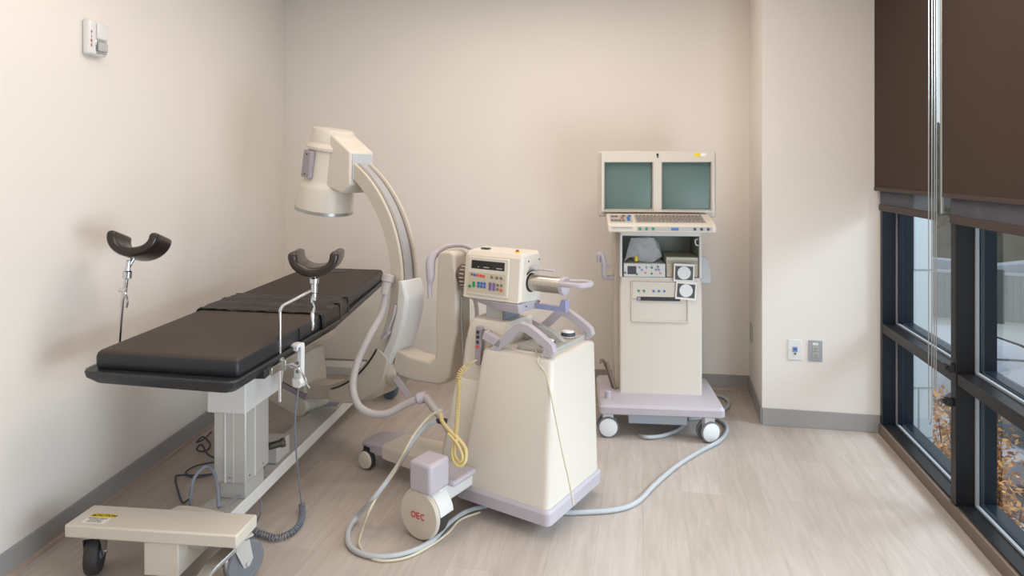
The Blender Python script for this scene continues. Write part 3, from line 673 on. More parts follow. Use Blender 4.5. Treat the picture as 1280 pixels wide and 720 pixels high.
for k in range(0, 22):
    a = R(-32-k*2.0); g = (.35+.65*min(1,k/6)) if k < 8 else max(.12, 1-(k-8)*.068)
    rings.append([(CC[0]+bb, CC[1]-(Ro+(r-Ro)*(g if r > Ro+.01 else 1))*math.cos(a), CC[2]+(Ro+(r-Ro)*(g if r > Ro+.01 else 1))*math.sin(a)) for r, bb in sc2])
b.loft(rings); carr = b.build('lower_carriage', cream_d, ca, bev=.004)
b = MB(Kf); b.arc([(Ro-.056,-.083),(Ro-.050,-.083),(Ro-.050,-.062),(Ro-.056,-.062)], CC, [R(-33-k*2) for k in range(0, 20)]); b.build('carriage_gap', black, carr)
a = R(-36); pc = Vector((AX, CC[1]-(Ro+.07)*math.cos(a), CC[2]+(Ro+.07)*math.sin(a)))
b = MB(Kf); b.lathe(pc+Vector((0,.03,-.02)), (0,-.8,.06), [(.066,-.02),(.074,0),(.074,.03),(.060,.06)], 36); b.build('pivot_housing', cream_d, ca, bev=.003)
b = MB(Kf); a = R(-14)
q = lambda r, an: (CC[0]-.086, CC[1]-r*math.cos(R(an)), CC[2]+r*math.sin(R(an)))
b.tube([q(Ro-.01,-9), q(Ro-.015,-14), q(Ro-.025,-20)], .007, seg=8); b.cyl(q(Ro-.02,-21), q(Ro-.04,-26), .014, .011, seg=12); b.build('brake_lever', lilac, ca)
# image intensifier, axis tilted 10 degrees
th = R(10); U = Vector((0,-math.sin(th),math.cos(th))); Ap = Vector((0,math.cos(th),math.sin(th)))
Of = Kf @ frameM(Vector(CC), Vector((1,0,0)), Ap, U)       # local: x=b, y=A', z=h
b = MB(Of); b.lathe((0,0,0),(0,0,1),[(.13,.342),(.152,.342),(.156,.350),(.150,.47),(.146,.482),(.128,.500),(.124,.512),(.122,.66),(.118,.672),(.136,.676),(.138,.690),(.118,.712),(.112,.775),(.106,.787),(.02,.792)],56); det = b.build('image_intensifier', cream, ca, ang=28)
b = MB(Of); b.lathe((0,0,0),(0,0,1),[(.150,.333),(.158,.336),(.158,.352),(.150,.354)],56); b.build('rim_ring', galv, det)
b = MB(Of); b.prism([(.0,.775),(-.075,.770),(-.235,.700),(-.262,.53),(-.215,.475),(-.07,.49),(.0,.52)][::-1], -.085, .085, 'x'); hs = b.build('detector_housing', cream, ca, bev=.010, seg=3)
b = MB(Of); b.prism([(-.236,.69),(-.260,.56),(-.264,.56),(-.240,.69)], -.07, .07, 'x'); b.build('lit_rear_face', mat('daylit_enamel', (188,192,194), .35), hs, bev=.001)  # bluish light on the rear face, put into the colour of a thin plate
b = MB(Of); b.cyl((-.0,-.25,.61),(-.0,-.256,.61),.004, seg=10); b.cyl((.02,-.25,.61),(.02,-.256,.61),.002, seg=10); b.build('badge', ink, hs)
M = Of @ Matrix.Rotation(R(-10), 4, 'Z')
b = MB(M); b.box((-.148,-.045,.52),(-.120,.030,.665)); gb = b.build('sensor_box', lilac_d, det, bev=.005)
for z in (.54,.645): b = MB(M); b.cyl((-.152,-.01,z),(-.147,-.01,z),.004, seg=8); b.build('screw', dsteel, gb)
# tube head below the table
b = MB(Of); b.prism([(-.045,-.44),(-.095,-.60),(-.118,-.66),(.24,-.66),(.24,-.44)][::-1], -.082, .082, 'x'); th_o = b.build('tube_head', cream_d, ca, bev=.010, seg=3)
b = MB(Of); b.prism([(-.116,-.662),(-.119,-.692),(.24,-.692),(.24,-.662)][::-1], -.079, .079, 'x'); b.build('tube_band', lilac_d, th_o)
b = MB(Of); b.prism([(-.119,-.693),(-.135,-.71),(-.140,-.745),(-.115,-.79),(-.08,-.805),(.24,-.805),(.24,-.693)][::-1], -.082, .082, 'x'); b.build('tube_lower_shell', cream, ca, bev=.010, seg=3)
# hose with collars
hp = [at(484,360,3.30), at(477,392,3.28), at(462,420,3.22), at(447,452,3.18), at(441,482,3.14), at(447,505,3.12), at(462,516,3.12), at(483,517,3.12), at(505,506,3.14), at(526,497,3.14)]
b = MB(); b.tube(hp, .018, seg=16); hs2 = b.build('hose', taupe, ca)
def seg_cyl(p, q, prof, name, m, par):
    b = MB(); d = (q-p); L_ = d.length; b.lathe(p, d, [(r, h*L_) for r, h in prof], 24); return b.build(name, m, par)
seg_cyl(at(486,343,3.31), at(481,368,3.29), [(.026,0),(.030,.05),(.030,.35),(.024,.4),(.021,1.)], 'hose_collar', taupe, ca)
seg_cyl(at(521,499,3.14), at(534,495,3.14), [(.020,0),(.027,.1),(.027,.9),(.020,1.)], 'hose_clamp', lilac, ca)
b = MB(); b.tube([at(532,496,3.13), at(541,508,3.09), at(552,522,3.05), at(562,538,3.02)], .019, seg=14); b.build('hose_tail', taupe, ca)
b = MB(); b.cyl(at(496,474,3.30), at(517,503,3.16), .022, seg=4); b.build('brace', lilac_d, ca, bev=.003)
# legs
b = MB(Kf)
def lr(a, x0, x1, z0, z1): return [(x0,a,z0),(x1,a,z0),(x1,a,z1),(x1-.02,a,z1+.012),(x0+.02,a,z1+.012),(x0,a,z1)]
b.loft([lr(.20,-.19,.05,.07,.150), lr(.72,-.165,.02,.075,.135), lr(.745,-.165,.02,.078,.133)]); b.build('front_leg', cream, ca, bev=.004)
b = MB(Kf); b.loft([lr(.745,-.166,.021,.085,.134), lr(.85,-.160,.015,.09,.125), lr(.90,-.145,.0,.10,.112), lr(.91,-.13,-.015,.10,.105)]); b.build('leg_tip', lilac, ca, bev=.004)
for sx in (-1, 1):
    xw = -.072+sx*.085
    Mw = Kf
    b = MB(Mw); b.lathe((xw-.012 if sx < 0 else xw-.012,.85,.048),(1,0,0),[(.040,0),(.048,.004),(.048,.022),(.040,.026)],32); ft = b.build('front_caster', rubber_d, ca)
    b = MB(Mw); b.lathe((xw+sx*.012,.85,.048),(sx,0,0),[(.040,0),(.043,.003),(.038,.012),(.02,.014)],32); b.build('wheel_cover', cream, ft)
    b = MB(Mw); b.box((xw-.008,.83,.06),(xw+.008,.87,.11)); b.build('fork', black, ft)
b = MB(Kf); b.cyl((-.168,.50,.105),(-.172,.50,.105),.012, seg=20); b.build('warning_sticker', btn['orange'], ca)
# rear side legs with the big wheels; built for the near side and copied to the far side
def side_wheel(sg):
    g = lambda p: (sg*p[0]*-1, p[1], p[2])
    def bx(a, c_): 
        p, q = g(a), g(c_); return (tuple(min(x) for x in zip(p,q)), tuple(max(x) for x in zip(p,q)))
    b = MB(Kf); b.box(*bx((.16,.145,.125),(.455,.245,.20))); b.build('outrigger', white, ca, bev=.008)
    b = MB(Kf); p, q = bx((.24,.11,.19),(.40,.30,.215)); b.box(p, q); b.build('outrigger_cover', lilac, ca, bev=.012, seg=3)
    b = MB(Kf); p, q = bx((.385,.135,.205),(.525,.275,.225)); 
    p, q = bx((.395,.135,.195),(.520,.250,.318)); b.box(p, q); b.build('wheel_block', lilac, ca, bev=.014, seg=3)
    b = MB(Kf); p, q = bx((.43,.17,.17),(.49,.235,.21)); b.box(p, q); b.build('wheel_stem', black, ca, bev=.003)
    b = MB(Kf); ax = (-sg*1.0, 0, 0)
    o0 = g((.425,.205,.097)); b.lathe(o0, (-sg,0,0), [(.060,0),(.090,.004),(.097,.014),(.097,.062),(.090,.066),(.06,.068)], 48); wl = b.build('rear_wheel', rubber_d, ca)
    # cover: disc outside and a hood over the tyre
    b = MB(Kf); o1 = g((.492,.205,.102)); b.lathe(o1, (-sg,0,0), [(.096,-.002),(.100,.004),(.100,.012),(.094,.02),(.02,.022)], 56); b.build('wheel_disc', cream_d, wl)
    b = MB(Kf)
    rings = []
    for k in range(0, 25):
        a = R(6+k*7); rr = []
        for r_, xx in ((.1035,.415),(.1035,.495),(.097,.495),(.097,.415)):
            rr.append(g((xx, .205-r_*math.cos(a), .102+r_*math.sin(a))))
        rings.append(rr)
    b.loft(rings); b.build('wheel_hood', white, wl)
    return wl
wl = side_wheel(1)
wl2 = side_wheel(-1)
# logo lettering on the near disc
LM = Kf @ frameM(Vector((-.5148,.205,.102)), Vector((0,-1,0)), Vector((0,0,1)), Vector((-1,0,0)))
lm = LM
b = MB(lm)
def arcband(cx, cy, r, wd, a0, a1, n=20):
    rings = [[(cx+(r-wd)*math.cos(R(a)),cy+(r-wd)*math.sin(R(a)),0),(cx+r*math.cos(R(a)),cy+r*math.sin(R(a)),0),(cx+r*math.cos(R(a)),cy+r*math.sin(R(a)),.0012),(cx+(r-wd)*math.cos(R(a)),cy+(r-wd)*math.sin(R(a)),.0012)] for a in [a0+(a1-a0)*i/n for i in range(n+1)]]
    b.loft(rings)
arcband(-.024,0,.0125,.0038,0,180); arcband(-.024,0,.0125,.0038,180,360)
for y in (.009,-.002,-.0125): b.box((-.006,y,0),(.009,y+.0036,.0012))
b.box((-.0075,-.0125,0),(-.004,.0126,.0012))
arcband(.026,0,.0125,.0038,50,180); arcband(.026,0,.0125,.0038,180,310)
b.build('logo_lettering', red_ink, wl)
# handles on top of the cabinet
def handle(x0, yoff=0):
    b = MB(Kf)
    # flat bar: from the cabinet top up and out over the rear, then down again
    def bar(P, wd, tk):
        rings = []
        for i, p in enumerate(P):
            p = Vector(p); d = (Vector(P[min(i+1,len(P)-1)])-Vector(P[max(i-1,0)])).normalized(); n_ = Vector((0,-d.z,d.y))
            rings.append([p+n_*tk/2+Vector((-wd/2,0,0)), p+n_*tk/2+Vector((wd/2,0,0)), p-n_*tk/2+Vector((wd/2,0,0)), p-n_*tk/2+Vector((-wd/2,0,0))])
        b.loft(rings)
    bar([(x0,.085,.690),(x0,.03,.745),(x0,-.03,.800),(x0,-.055,.825),(x0,-.075,.832),(x0,-.11,.826),(x0,-.15,.805),(x0,-.195,.777),(x0,-.214,.764),(x0,-.219,.750),(x0,-.208,.740),(x0,-.185,.745)], .032, .034)
    bar([(x0,.118,.772),(x0,.08,.760),(x0,.03,.745)], .032, .034)
    return b.build('push_handle', lilac, ca, bev=.006, seg=2)
handle(-.172)
handle(.178)
b = MB(Kf); b.box((-.17,.105,.757),(.185,.125,.787)); b.build('handle_crossbar', lilac, ca, bev=.005)
b = MB(Kf); b.prism([(.02,.728),(.0,.79),(-.06,.805),(-.13,.785),(-.20,.735),(-.19,.72),(-.165,.735),(-.10,.760),(-.05,.775),(-.02,.765),(-.01,.728)], -.012, .018, 'x'); b.build('pedal_rack', greyw, ca, bev=.004)
# hand switch clipped to the lift cover, and the coiled yellow cord
Hs = Kf @ frameM(Vector((-.148,.158,.715)), Vector((0,-1,0)), Vector((.04,0,1)).normalized(), Vector((-1,0,.04)).normalized())
b = MB(Hs); b.prism(rounded([(-.016,-.085),(.016,-.085),(.018,.085),(-.014,.085)],.012), 0, .024); sw = b.build('hand_switch', lilac_d, ca, bev=.003)
b = MB(Hs)
for y in (.06,.038,.016): b.cyl((.0,y,.023),(.0,y,.027),.008, seg=14)
b.build('switch_keys', btn['dark'], sw)
b = MB(Hs); b.cyl((.0,-.004,.023),(.0,-.004,.028),.008, seg=14); b.build('switch_key_red', btn['red'], sw)
b = MB(); b.tube([at(596,450,2.86), at(588,454,2.86), at(583,458,2.87)], .0035, seg=8); b.coil([at(583,458,2.87), at(575,466,2.87), at(572,478,2.87)], .009, .0035, 9)
b.coil([at(574,474,2.86), at(573,500,2.84), at(571,530,2.82), at(569,548,2.80)], .008, .003, 36)
b.tube([at(569,548,2.80), at(566,570,2.77), at(573,582,2.75), at(581,577,2.75), at(582,562,2.77), at(574,550,2.79), at(562,538,2.82), at(553,527,2.86), at(551,518,2.90)], .0085, seg=10)
b.tube([at(571,548,2.785), at(569,568,2.765), at(575,577,2.745), at(578,570,2.745), at(571,554,2.775), at(560,542,2.81)], .006, seg=8)
o = b.build('coiled_cord', yellow); tag(o, 'straw yellow coiled cord looping down the side of the C-arm cart', 'cord'); at_base(o)
b = MB(); b.lathe(at(559,527,2.95), at(545,526,2.95)-at(559,527,2.95), [(.012,0),(.014,.01),(.012,.03),(.009,.05)], 16); b.build('cable_plug', black, ca)
b = MB(Kf); b.box((-.215,.10,.29),(-.19,.34,.30)); b.bm.free(); 

# foot switches resting on the cabinet top
def footswitch(x, y, z, label):
    t = thing('foot_switch', label, 'foot switch', Kf @ Vector((x,y,z)), ka, group='foot switches on the C-arm cabinet')
    M = FR(Kf @ Vector((x,y,z)), ka)
    b = MB(M); b.lathe((0,0,0),(0,0,1),[(.034,0),(.037,.002),(.037,.006),(.034,.008)],30); b.build('base', greyw, t)
    b = MB(M); b.lathe((0,0,.008),(0,0,1),[(.030,0),(.033,.002),(.031,.011),(.027,.013)],30); b.build('body', MATS['charcoal_cable'], t)
    b = MB(M); b.lathe((0,0,.021),(.05,0,1),[(.026,0),(.028,.002),(.024,.007),(.01,.009)],30); b.build('pedal', btn['white'], t)
footswitch(-.095,-.155,.7442,'round dark foot switch with white top on the cart, nearer the camera')
footswitch(.085,-.155,.7442,'round dark foot switch with white top on the cart, farther from the camera')
b = MB(Kf); b.prism(rounded([(-.150,-.205),(.160,-.205),(.160,-.03),(-.150,-.03)],.02), .7262, .744); o = b.build('foot_switch_tray', greyw, None, bev=.003)
o2 = o; tag(o, 'pale grey tray lying on top of the C-arm cabinet under the handles', 'tray'); at_base(o)
for o_ in bpy.data.objects:
    pass
# thin beige cable falling over the cabinet
cable('thin_cable', 'thin beige cable hanging down over the near corner of the C-arm cabinet', [Kf@Vector((-.15,-.13,.732)), Kf@Vector((-.186,-.165,.722)), Kf@Vector((-.202,-.172,.70)), at(683,470,2.745), at(694,520,2.70), at(703,565,2.665), at(711,600,2.655), at(717,632,2.66)], .0035, cable_b)
# heavy cables on the floor
cable('floor_cable', 'thick grey cable looping on the floor left of the C-arm cart', [at(546,526,2.95), at(530,534,2.95), at(515,553,2.92), at(500,578,2.86), at(485,600,2.80), at(465,625,2.76), fp(447,645,.03), fp(436,662,.012), fp(436,680,.012), fp(452,692,.012), fp(480,696,.012), fp(512,690,.012), fp(540,676,.012), fp(560,655,.012), fp(582,640,.012), fp(610,632,.012), fp(650,628,.012)], .0105, cable_g)
cable('thin_cable', 'thin straw-coloured cable running alongside the thick grey floor loop', [at(553,512,2.93), at(538,520,2.93), at(520,540,2.90), at(505,566,2.85), at(493,590,2.81), at(475,615,2.78), at(461,640,2.72), fp(451,668,.006), fp(450,684,.006), fp(470,700,.006), fp(505,698,.006), fp(535,684,.006), fp(560,666,.006), fp(575,650,.006), fp(600,640,.006)], .005, cable_b)
cable('floor_cable', 'thick pale grey cable crossing the floor between monitor cart and C-arm cart', [fp(640,634,.012), fp(690,640,.012), fp(735,640,.012), fp(775,636,.012), fp(798,626,.012), fp(818,606,.012), fp(845,583,.012), fp(875,564,.012), fp(898,552,.012), fp(908,540,.012), fp(906,530,.012), fp(890,522,.012), fp(860,524,.012)], .011, cable_g)
cable('floor_cable', 'pale cable sagging to the floor under the monitor cart base', [at(789,530,3.95), at(792,540,3.9), fp(805,546,.012), fp(826,545,.012), fp(846,538,.014), at(856,530,3.95)], .011, cable_g)
cable('floor_cable', 'grey cable looped on the floor behind the right side of the monitor cart', [at(876,486,4.35), fp(888,492,.012), fp(905,497,.012), fp(911,504,.012), fp(906,511,.012), fp(890,517,.012)], .011, cable_g)

# ------------------------------------------------------------------ monitor cart; local x right, y away
ma = -math.atan(.10); Mo = (.822, 3.73, 0); Mf = FR(Mo, ma)
mc = thing('monitor_cart', 'white workstation cart with two grey-green monitors side by side and a keyboard', 'monitor cart', Mo, ma)
b = MB(Mf); b.loft([[(x,y,z) for x,y in rounded([(-.34+e,-.05+e),(.345-e,-.05+e),(.345-e,.50-e),(-.34+e,.50-e)],.03)] for e, z in ((.006,.138),(0,.144),(0,.178),(.010,.192),(.03,.198))]); b.build('base', lilac, mc, ang=25)
b = MB(Mf); b.box((-.175,.0,.075),(.15,.42,.138)); b.build('under_box', mat('blue_grey_box', (160,166,174), .5), mc, bev=.006)
def cart_wheel(x, y, yaw, rad=.057):
    M = Mf @ Matrix.Translation((x,y,0)) @ Matrix.Rotation(yaw, 4, 'Z')    # axle along local y
    b = MB(M); b.box((-.03,-.012,.06),(.03,.03,.142)); fk = b.build('caster', white, mc, bev=.005)
    for s in (-1, 1):
        b = MB(M); b.lathe((0,s*.016+.01,rad),(0,s,0),[(.03,0),(rad*.94,0),(rad,.003),(rad,.014),(rad*.9,.016)],40); b.build('tyre', rubber, fk)
        b = MB(M); b.lathe((0,s*.016+.01,rad),(0,s,0),[(rad*.86,.014),(rad*.88,.018),(rad*.8,.021),(.01,.022)],40); b.build('wheel_disc', white_disc, fk)
cart_wheel(-.287,.0,R(4)); cart_wheel(.262,-.02,R(20)); cart_wheel(-.28,.44,0); cart_wheel(.28,.44,0)
xl, xr = -.212, .262-.012
# lower body
b = MB(Mf); b.loft([[(x,y,z) for x,y in rounded([(xl+e,.145+e),(xr-e+ .004,.145+e),(xr-e+.004,.47),(xl+e,.47)],.012)] for e, z in ((0,.198),(0,.80),(.006,.868))])
body = b.build('lower_body', cream, mc, ang=30)
b = MB(Mf); b.box((xl-.03,.22,.198),(xl+.01,.46,1.12)); b.build('side_panel', cream_d, mc, bev=.008)
# recess with slot
xa, xb = -.142, .168
b = MB(Mf)
for q in (((xa-.008,.134,.62),(xa,.146,.845)), ((xb,.134,.62),(xb+.008,.146,.845)), ((xa-.008,.134,.612),(xb+.008,.146,.622)), ((xa,.137,.745),(xb,.146,.845))): b.box(*q)
b.build('drive_surround', cream, body, bev=.003)
b = MB(Mf); b.box((-.115,.133,.736),(.130,.139,.758)); b.build('disk_slot', black, body, bev=.001)
b = MB(Mf); b.box((-.113,.131,.738),(-.095,.135,.756)); b.build('slot_tab', btn['lilac'], body)
for xs, k in (((-.105,-.075),'green'), ((-.02,.01,.04),'blue')):
    b = MB(Mf)
    for x in xs: b.cyl((x,.130,.792),(x,.138,.792),.0065, seg=14)
    b.build('panel_button', btn[k], body)
# open shelf compartment
b = MB(Mf)
b.box((xl,.145,.868),(xl+.014,.47,1.125)); b.box((xr-.012,.145,.868),(xr+.002,.47,1.125)); b.box((xl,.145,1.108),(xr,.47,1.14)); sh = b.build('shelf_walls', white, mc, bev=.003)
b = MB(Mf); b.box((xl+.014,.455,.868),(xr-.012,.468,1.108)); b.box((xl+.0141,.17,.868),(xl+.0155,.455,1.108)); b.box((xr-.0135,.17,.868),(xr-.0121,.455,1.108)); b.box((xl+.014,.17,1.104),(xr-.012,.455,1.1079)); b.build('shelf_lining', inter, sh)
b = MB(Mf); b.tube([(xr-.02,.16,1.09),(xr-.034,.15,1.085),(xr-.03,.15,1.06),(xr-.016,.155,1.055)], .004, seg=8); b.build('cable_clip', white_disc, sh)
# keyboard shelf
b = MB(Mf)
def ks(x, e=0): return [(x,-.105+e,1.150+e),(x,-.11+e,1.157),(x,-.108+e,1.190-e),(x,-.095,1.197-e),(x,.09,1.236-e),(x,.16,1.236-e),(x,.16,1.143+e)]
b.loft([ks(-.292,.006), ks(-.286), ks(.280), ks(.286,.006)]); kb = b.build('keyboard_shelf', cream, mc, bev=.003)
slope = math.atan2(.039,.185)
Kb = Mf @ Matrix.Translation((0,-.095,1.197)) @ Matrix.Rotation(slope, 4, 'X')
b = MB(Kb); b.box((-.14,.02,-.001),(.235,.165,.0015)); b.box((-.275,.02,-.001),(-.155,.165,.0015)); b.build('key_bed', greyw, kb)
rng = random.Random(5)
b = MB(Kb)
for r_ in range(5):
    x = -.132+(r_ % 2)*.006
    while x < .222:
        wk = .0155
        b.box((x,.030+r_*.026,.001),(x+wk,.030+r_*.026+.019,.009)); x += .0205
b.build('keys', mat('taupe_keys', (150,140,132), .5), kb)
for cname, pts in (('red',[(-.21,.10)]),('blue',[(-.175,.06),(-.175,.10),(-.165,.14)]),('grey',[(-.265,.05),(-.245,.05),(-.225,.05),(-.205,.05),(-.26,.13),(-.24,.13),(-.20,.14)])):
    b = MB(Kb)
    for x, y in pts: b.box((x-.008,y-.008,.001),(x+.008,y+.008,.008))
    b.build('function_key', btn[cname], kb)
b = MB(Mf); b.box((-.135,-.1125,1.162),(.262,-.108,1.183)); b.build('front_strip', greyw, kb)
b = MB(Mf); b.box((-.27,-.1125,1.175),(-.16,-.108,1.179)); b.build('left_slot', lilac_d, kb)
for cname, xs in (('green',(-.12,-.085,-.05)),('dark',(.17,.205,.24))):
    b = MB(Mf)
    for x in xs: b.cyl((x,-.117,1.172),(x,-.111,1.172),.008, seg=14)
    b.build('front_button', btn[cname], kb)
b = MB(Mf); b.box((.045,-.117,1.165),(.085,-.110,1.179)); b.build('front_button', btn['blue'], kb, bev=.003)
# monitors
b = MB(Mf); b.loft([[(x,y,z) for x,z in rounded([(-.335+e,1.215+e),(.335-e,1.215+e),(.335-e,1.598-e),(-.335+e,1.598-e)],.015)] for y, e in ((.165,.004),(.172,0),(.30,.0),(.50,.05),(.58,.09))]); cas = b.build('monitor_casing', greyw if False else cream, mc, ang=30)
b = MB(Mf)
fx0, fx1, fz0, fz1 = -.318, .318, 1.248, 1.592
scr = [(-.300,-.028),(.026,.300)]; sz0, sz1 = 1.262, 1.532
# bezel from bars around the two screens
for q in (((fx0,.125,sz1),(fx1,.17,fz1)), ((fx0,.125,fz0),(fx1,.17,sz0)), ((fx0,.125,sz0-.001),(scr[0][0],.17,sz1+.001)), ((scr[0][1],.125,sz0-.001),(scr[1][0],.17,sz1+.001)), ((scr[1][1],.125,sz0-.001),(fx1,.17,sz1+.001))): b.box(*q)
bz = b.build('monitor_bezel', cream, mc)
for s0, s1 in scr:
    b = MB(Mf); n_ = 12; rings = []
    for i in range(n_+1):
        ring = []
        for j in range(n_+1):
            x = s0+(s1-s0)*i/n_; z = sz0+(sz1-sz0)*j/n_
            ring.append((x, .150-.012*(1-((2*i/n_-1)**2+(2*j/n_-1)**2)/2)+.004, z))
        rings.append(ring)
    b.loft(rings, closed=False, caps=False); b.build('screen', screen_m, bz, ang=60)
    b = MB(Mf)
    for q in (((s0-.004,.122,sz1),(s1+.004,.13,sz1+.005)), ((s0-.004,.122,sz0-.005),(s1+.004,.13,sz0)), ((s0-.005,.122,sz0-.004),(s0,.13,sz1+.004)), ((s1,.122,sz0-.004),(s1+.005,.13,sz1+.004))): b.box(*q)
    b.build('screen_edge', greyw, bz, bev=.002)
b = MB(Mf); b.cyl((0,.120,1.577),(0,.127,1.577),.0065, seg=14); b.box((-.003,.120,1.56),(.003,.127,1.577)); b.build('key_lock', black, bz)
b = MB(Mf); b.box((.208,.1235,1.566),(.238,.1255,1.584)); b.build('warning_label', yellow_lab, bz)
b = MB(Mf); b.box((.242,.1235,1.566),(.272,.1255,1.584)); b.build('rating_label', paper, bz)
b = MB(Mf); b.box((-.12,.2,1.135),(.12,.44,1.21)); b.build('monitor_stand', cream_d, mc)
# cart side handle (left) and side pouch (right)
b = MB(Mf); b.tube([(xl-.02,.25,.85),(xl-.07,.22,.85),(xl-.088,.19,.865),(xl-.09,.18,.93),(xl-.095,.18,.97),(xl-.105,.19,.995),(xl-.120,.19,.985),(xl-.118,.20,.95)], .015, seg=12); b.cyl((xl-.05,.2,.92),(xl-.09,.18,.93),.006, seg=8); b.build('side_handle', lilac, mc)
b = MB(Mf); b.prism([(.255,.99),(.305,.965),(.322,.84),(.315,.825),(.258,.83)], .22, .42, 'y'); o = b.build('specimen_pouch', pouch_m, None, bev=.006); tag(o, 'cloudy plastic pouch hung on the right side of the monitor cart', 'pouch'); at_base(o)
# brake lever and peg on the base, left
b = MB(Mf); b.tube([(-.235,.20,.20),(-.262,.20,.28),(-.285,.20,.355)], .009, seg=8); b.tube([(-.25,.22,.2),(-.285,.22,.31),(-.31,.22,.36),(-.325,.22,.365)], .006, seg=8); b.tube([(-.285,.21,.35),(-.31,.21,.372),(-.325,.21,.345)], .006, seg=8); b.build('pedal_bracket', mat('brown_bracket', (132,114,104), .5), mc)
b = MB(Mf); b.cyl((-.285,.05,.196),(-.285,.05,.238),.018, seg=20); b.build('peg', lilac, mc, bev=.003)
# devices on the shelf
t = thing('control_unit', 'white electronic unit with small dark display and coloured buttons, on the cart shelf', 'medical device', Mf @ Vector((-.08,.2,.87)), ma)
b = MB(Mf); b.box((-.190,.15,.869),(.048,.40,.948)); un = b.build('casing', white, t, bev=.004)
b = MB(Mf); b.box((-.168,.1475,.885),(-.118,.151,.932)); b.build('display', btn['dark'], un, bev=.001)
for cname, pts in (('green',[(-.03,.925),(-.03,.89),(-.115,.886)]),('orange',[(-.065,.893),(.02,.893)]),('lilac',[(-.06,.925),(-.085,.91),(-.005,.912),(.012,.912),(-.1,.925)]),('grey',[(-.182,.893),(.005,.93)])):
    b = MB(Mf)
    for x, z in pts: b.cyl((x,.145,z),(x,.151,z),.0065, seg=12)
    b.build('button', btn[cname], un)
t = thing('video_printer', 'beige box-shaped printer on the right of the cart shelf behind the round prints', 'printer', Mf @ Vector((.14,.25,.87)), ma)
b = MB(Mf); b.box((.055,.165,.869),(.236,.42,.985)); vp = b.build('casing', mat('beige_unit', (204,196,178), .45), t, bev=.004)
b = MB(Mf); b.box((.062,.162,.945),(.230,.167,.968)); b.build('vent_strip', mat('vent_grey', (170,164,150), .5, var=.35, scale=400), vp)
b = MB(Mf); b.box((.062,.162,.88),(.230,.167,.935)); b.build('front_panel', panel_m, vp, bev=.002)
# clear plastic bag
b = MB(Mf @ Matrix.Translation((-.055,.26,.949)))
rings = []; rng = random.Random(11)
for i, (z, r) in enumerate([(0,.06),(.01,.085),(.04,.09),(.08,.085),(.11,.07),(.135,.05),(.148,.02)]):
    rings.append([(math.cos(2*math.pi*k/20)*r*(1+rng.uniform(-.12,.12)), math.sin(2*math.pi*k/20)*r*.7*(1+rng.uniform(-.12,.12)), z*(1+rng.uniform(-.03,.03))) for k in range(20)])
b.loft(rings)
rings = []
for i in range(8):
    t_ = i/7; rings.append([(-.13+.22*j/9*(1-.4*t_)+.04*t_, -.07-.02*math.sin(j*1.3+i)*.5, .002+.14*t_+(.03*math.sin(j*.9) if t_ < .5 else 0)*(1-t_)) for j in range(10)])
b.loft([[(x,y,max(.002,z)) for x,y,z in r] for r in rings], closed=False, caps=False)
o = b.build('plastic_bag', bagplastic, ang=60); tag(o, 'crumpled clear plastic bag lying on top of the white unit on the cart shelf', 'bag'); at_base(o)
b = MB(Mf); b.cyl((-.115,.19,.955),(-.115,.19,.978),.010, seg=12); b.cyl((-.115,.19,.978),(-.115,.19,.985),.006, seg=12); o = b.build('vial', yellow_lab, bev=.001); tag(o, 'tiny yellow cap at the front of the clear plastic bag', 'cap'); at_base(o)
# two prints hanging over the front edge
def prt(cx, cz, rot, label, y):
    M = Mf @ Matrix.Translation((cx,y,cz)) @ Matrix.Rotation(rot, 4, 'Y')
    t = thing('photo_print', label, 'print', M.translation, 0, group='round-image prints on the monitor cart')
    b = MB(M); b.box((-.058,0,-.052),(.058,.0015,.052)); b.build('sheet', paper, t)
    b = MB(M); b.box((-.050,-.0012,-.040),(.050,0,.038)); b.build('dark_area', btn['dark'], t)
    b = MB(M); b.lathe((0,-.0012,0),(0,-1,0),[(.037,0),(.037,.001),(.0,.001)],40); b.build('round_image', white_disc, t)
prt(.150,.9, R(2), 'upper print with pale disc on dark ground, at front of cart shelf', .128)
prt(.160,.800, R(4), 'lower print with a pale disc on a dark ground, hanging over the cart front', .122)

# ------------------------------------------------------------------ outside
G = -2.7
def em(name, rgb, **k): return mat(name, rgb, **k)
pave = em('frosty_pavement', (196,200,200), rough=.9, var=.06, scale=1.5)
b = MB(); b.box((2.4,-30,G-.1),(70,70,G)); b.build('ground', pave, kind='structure')
pier_m = em('pale_block_wall', (164,172,176), rough=.8, var=.02, scale=4)
joint_m = em('mortar_joint', (118,126,130), rough=.9)
t = thing('building_pier', 'pale painted block pier of the building just outside the window', 'wall pier', (2.60,4.6,G))
b = MB(); b.box((2.335,4.3,G),(2.692,4.8,3.4)); b.build('blockwork', pier_m, t)
b = MB()
for z in (-1.2,-.60,-.23,.09,.845,1.45,2.1): b.box((2.33,4.297,z),(2.694,4.301,z+.008))
b.box((2.566,4.297,.853),(2.572,4.301,1.45)); b.box((2.60,4.297,-.23),(2.606,4.301,.09)); b.build('joints', joint_m, t)
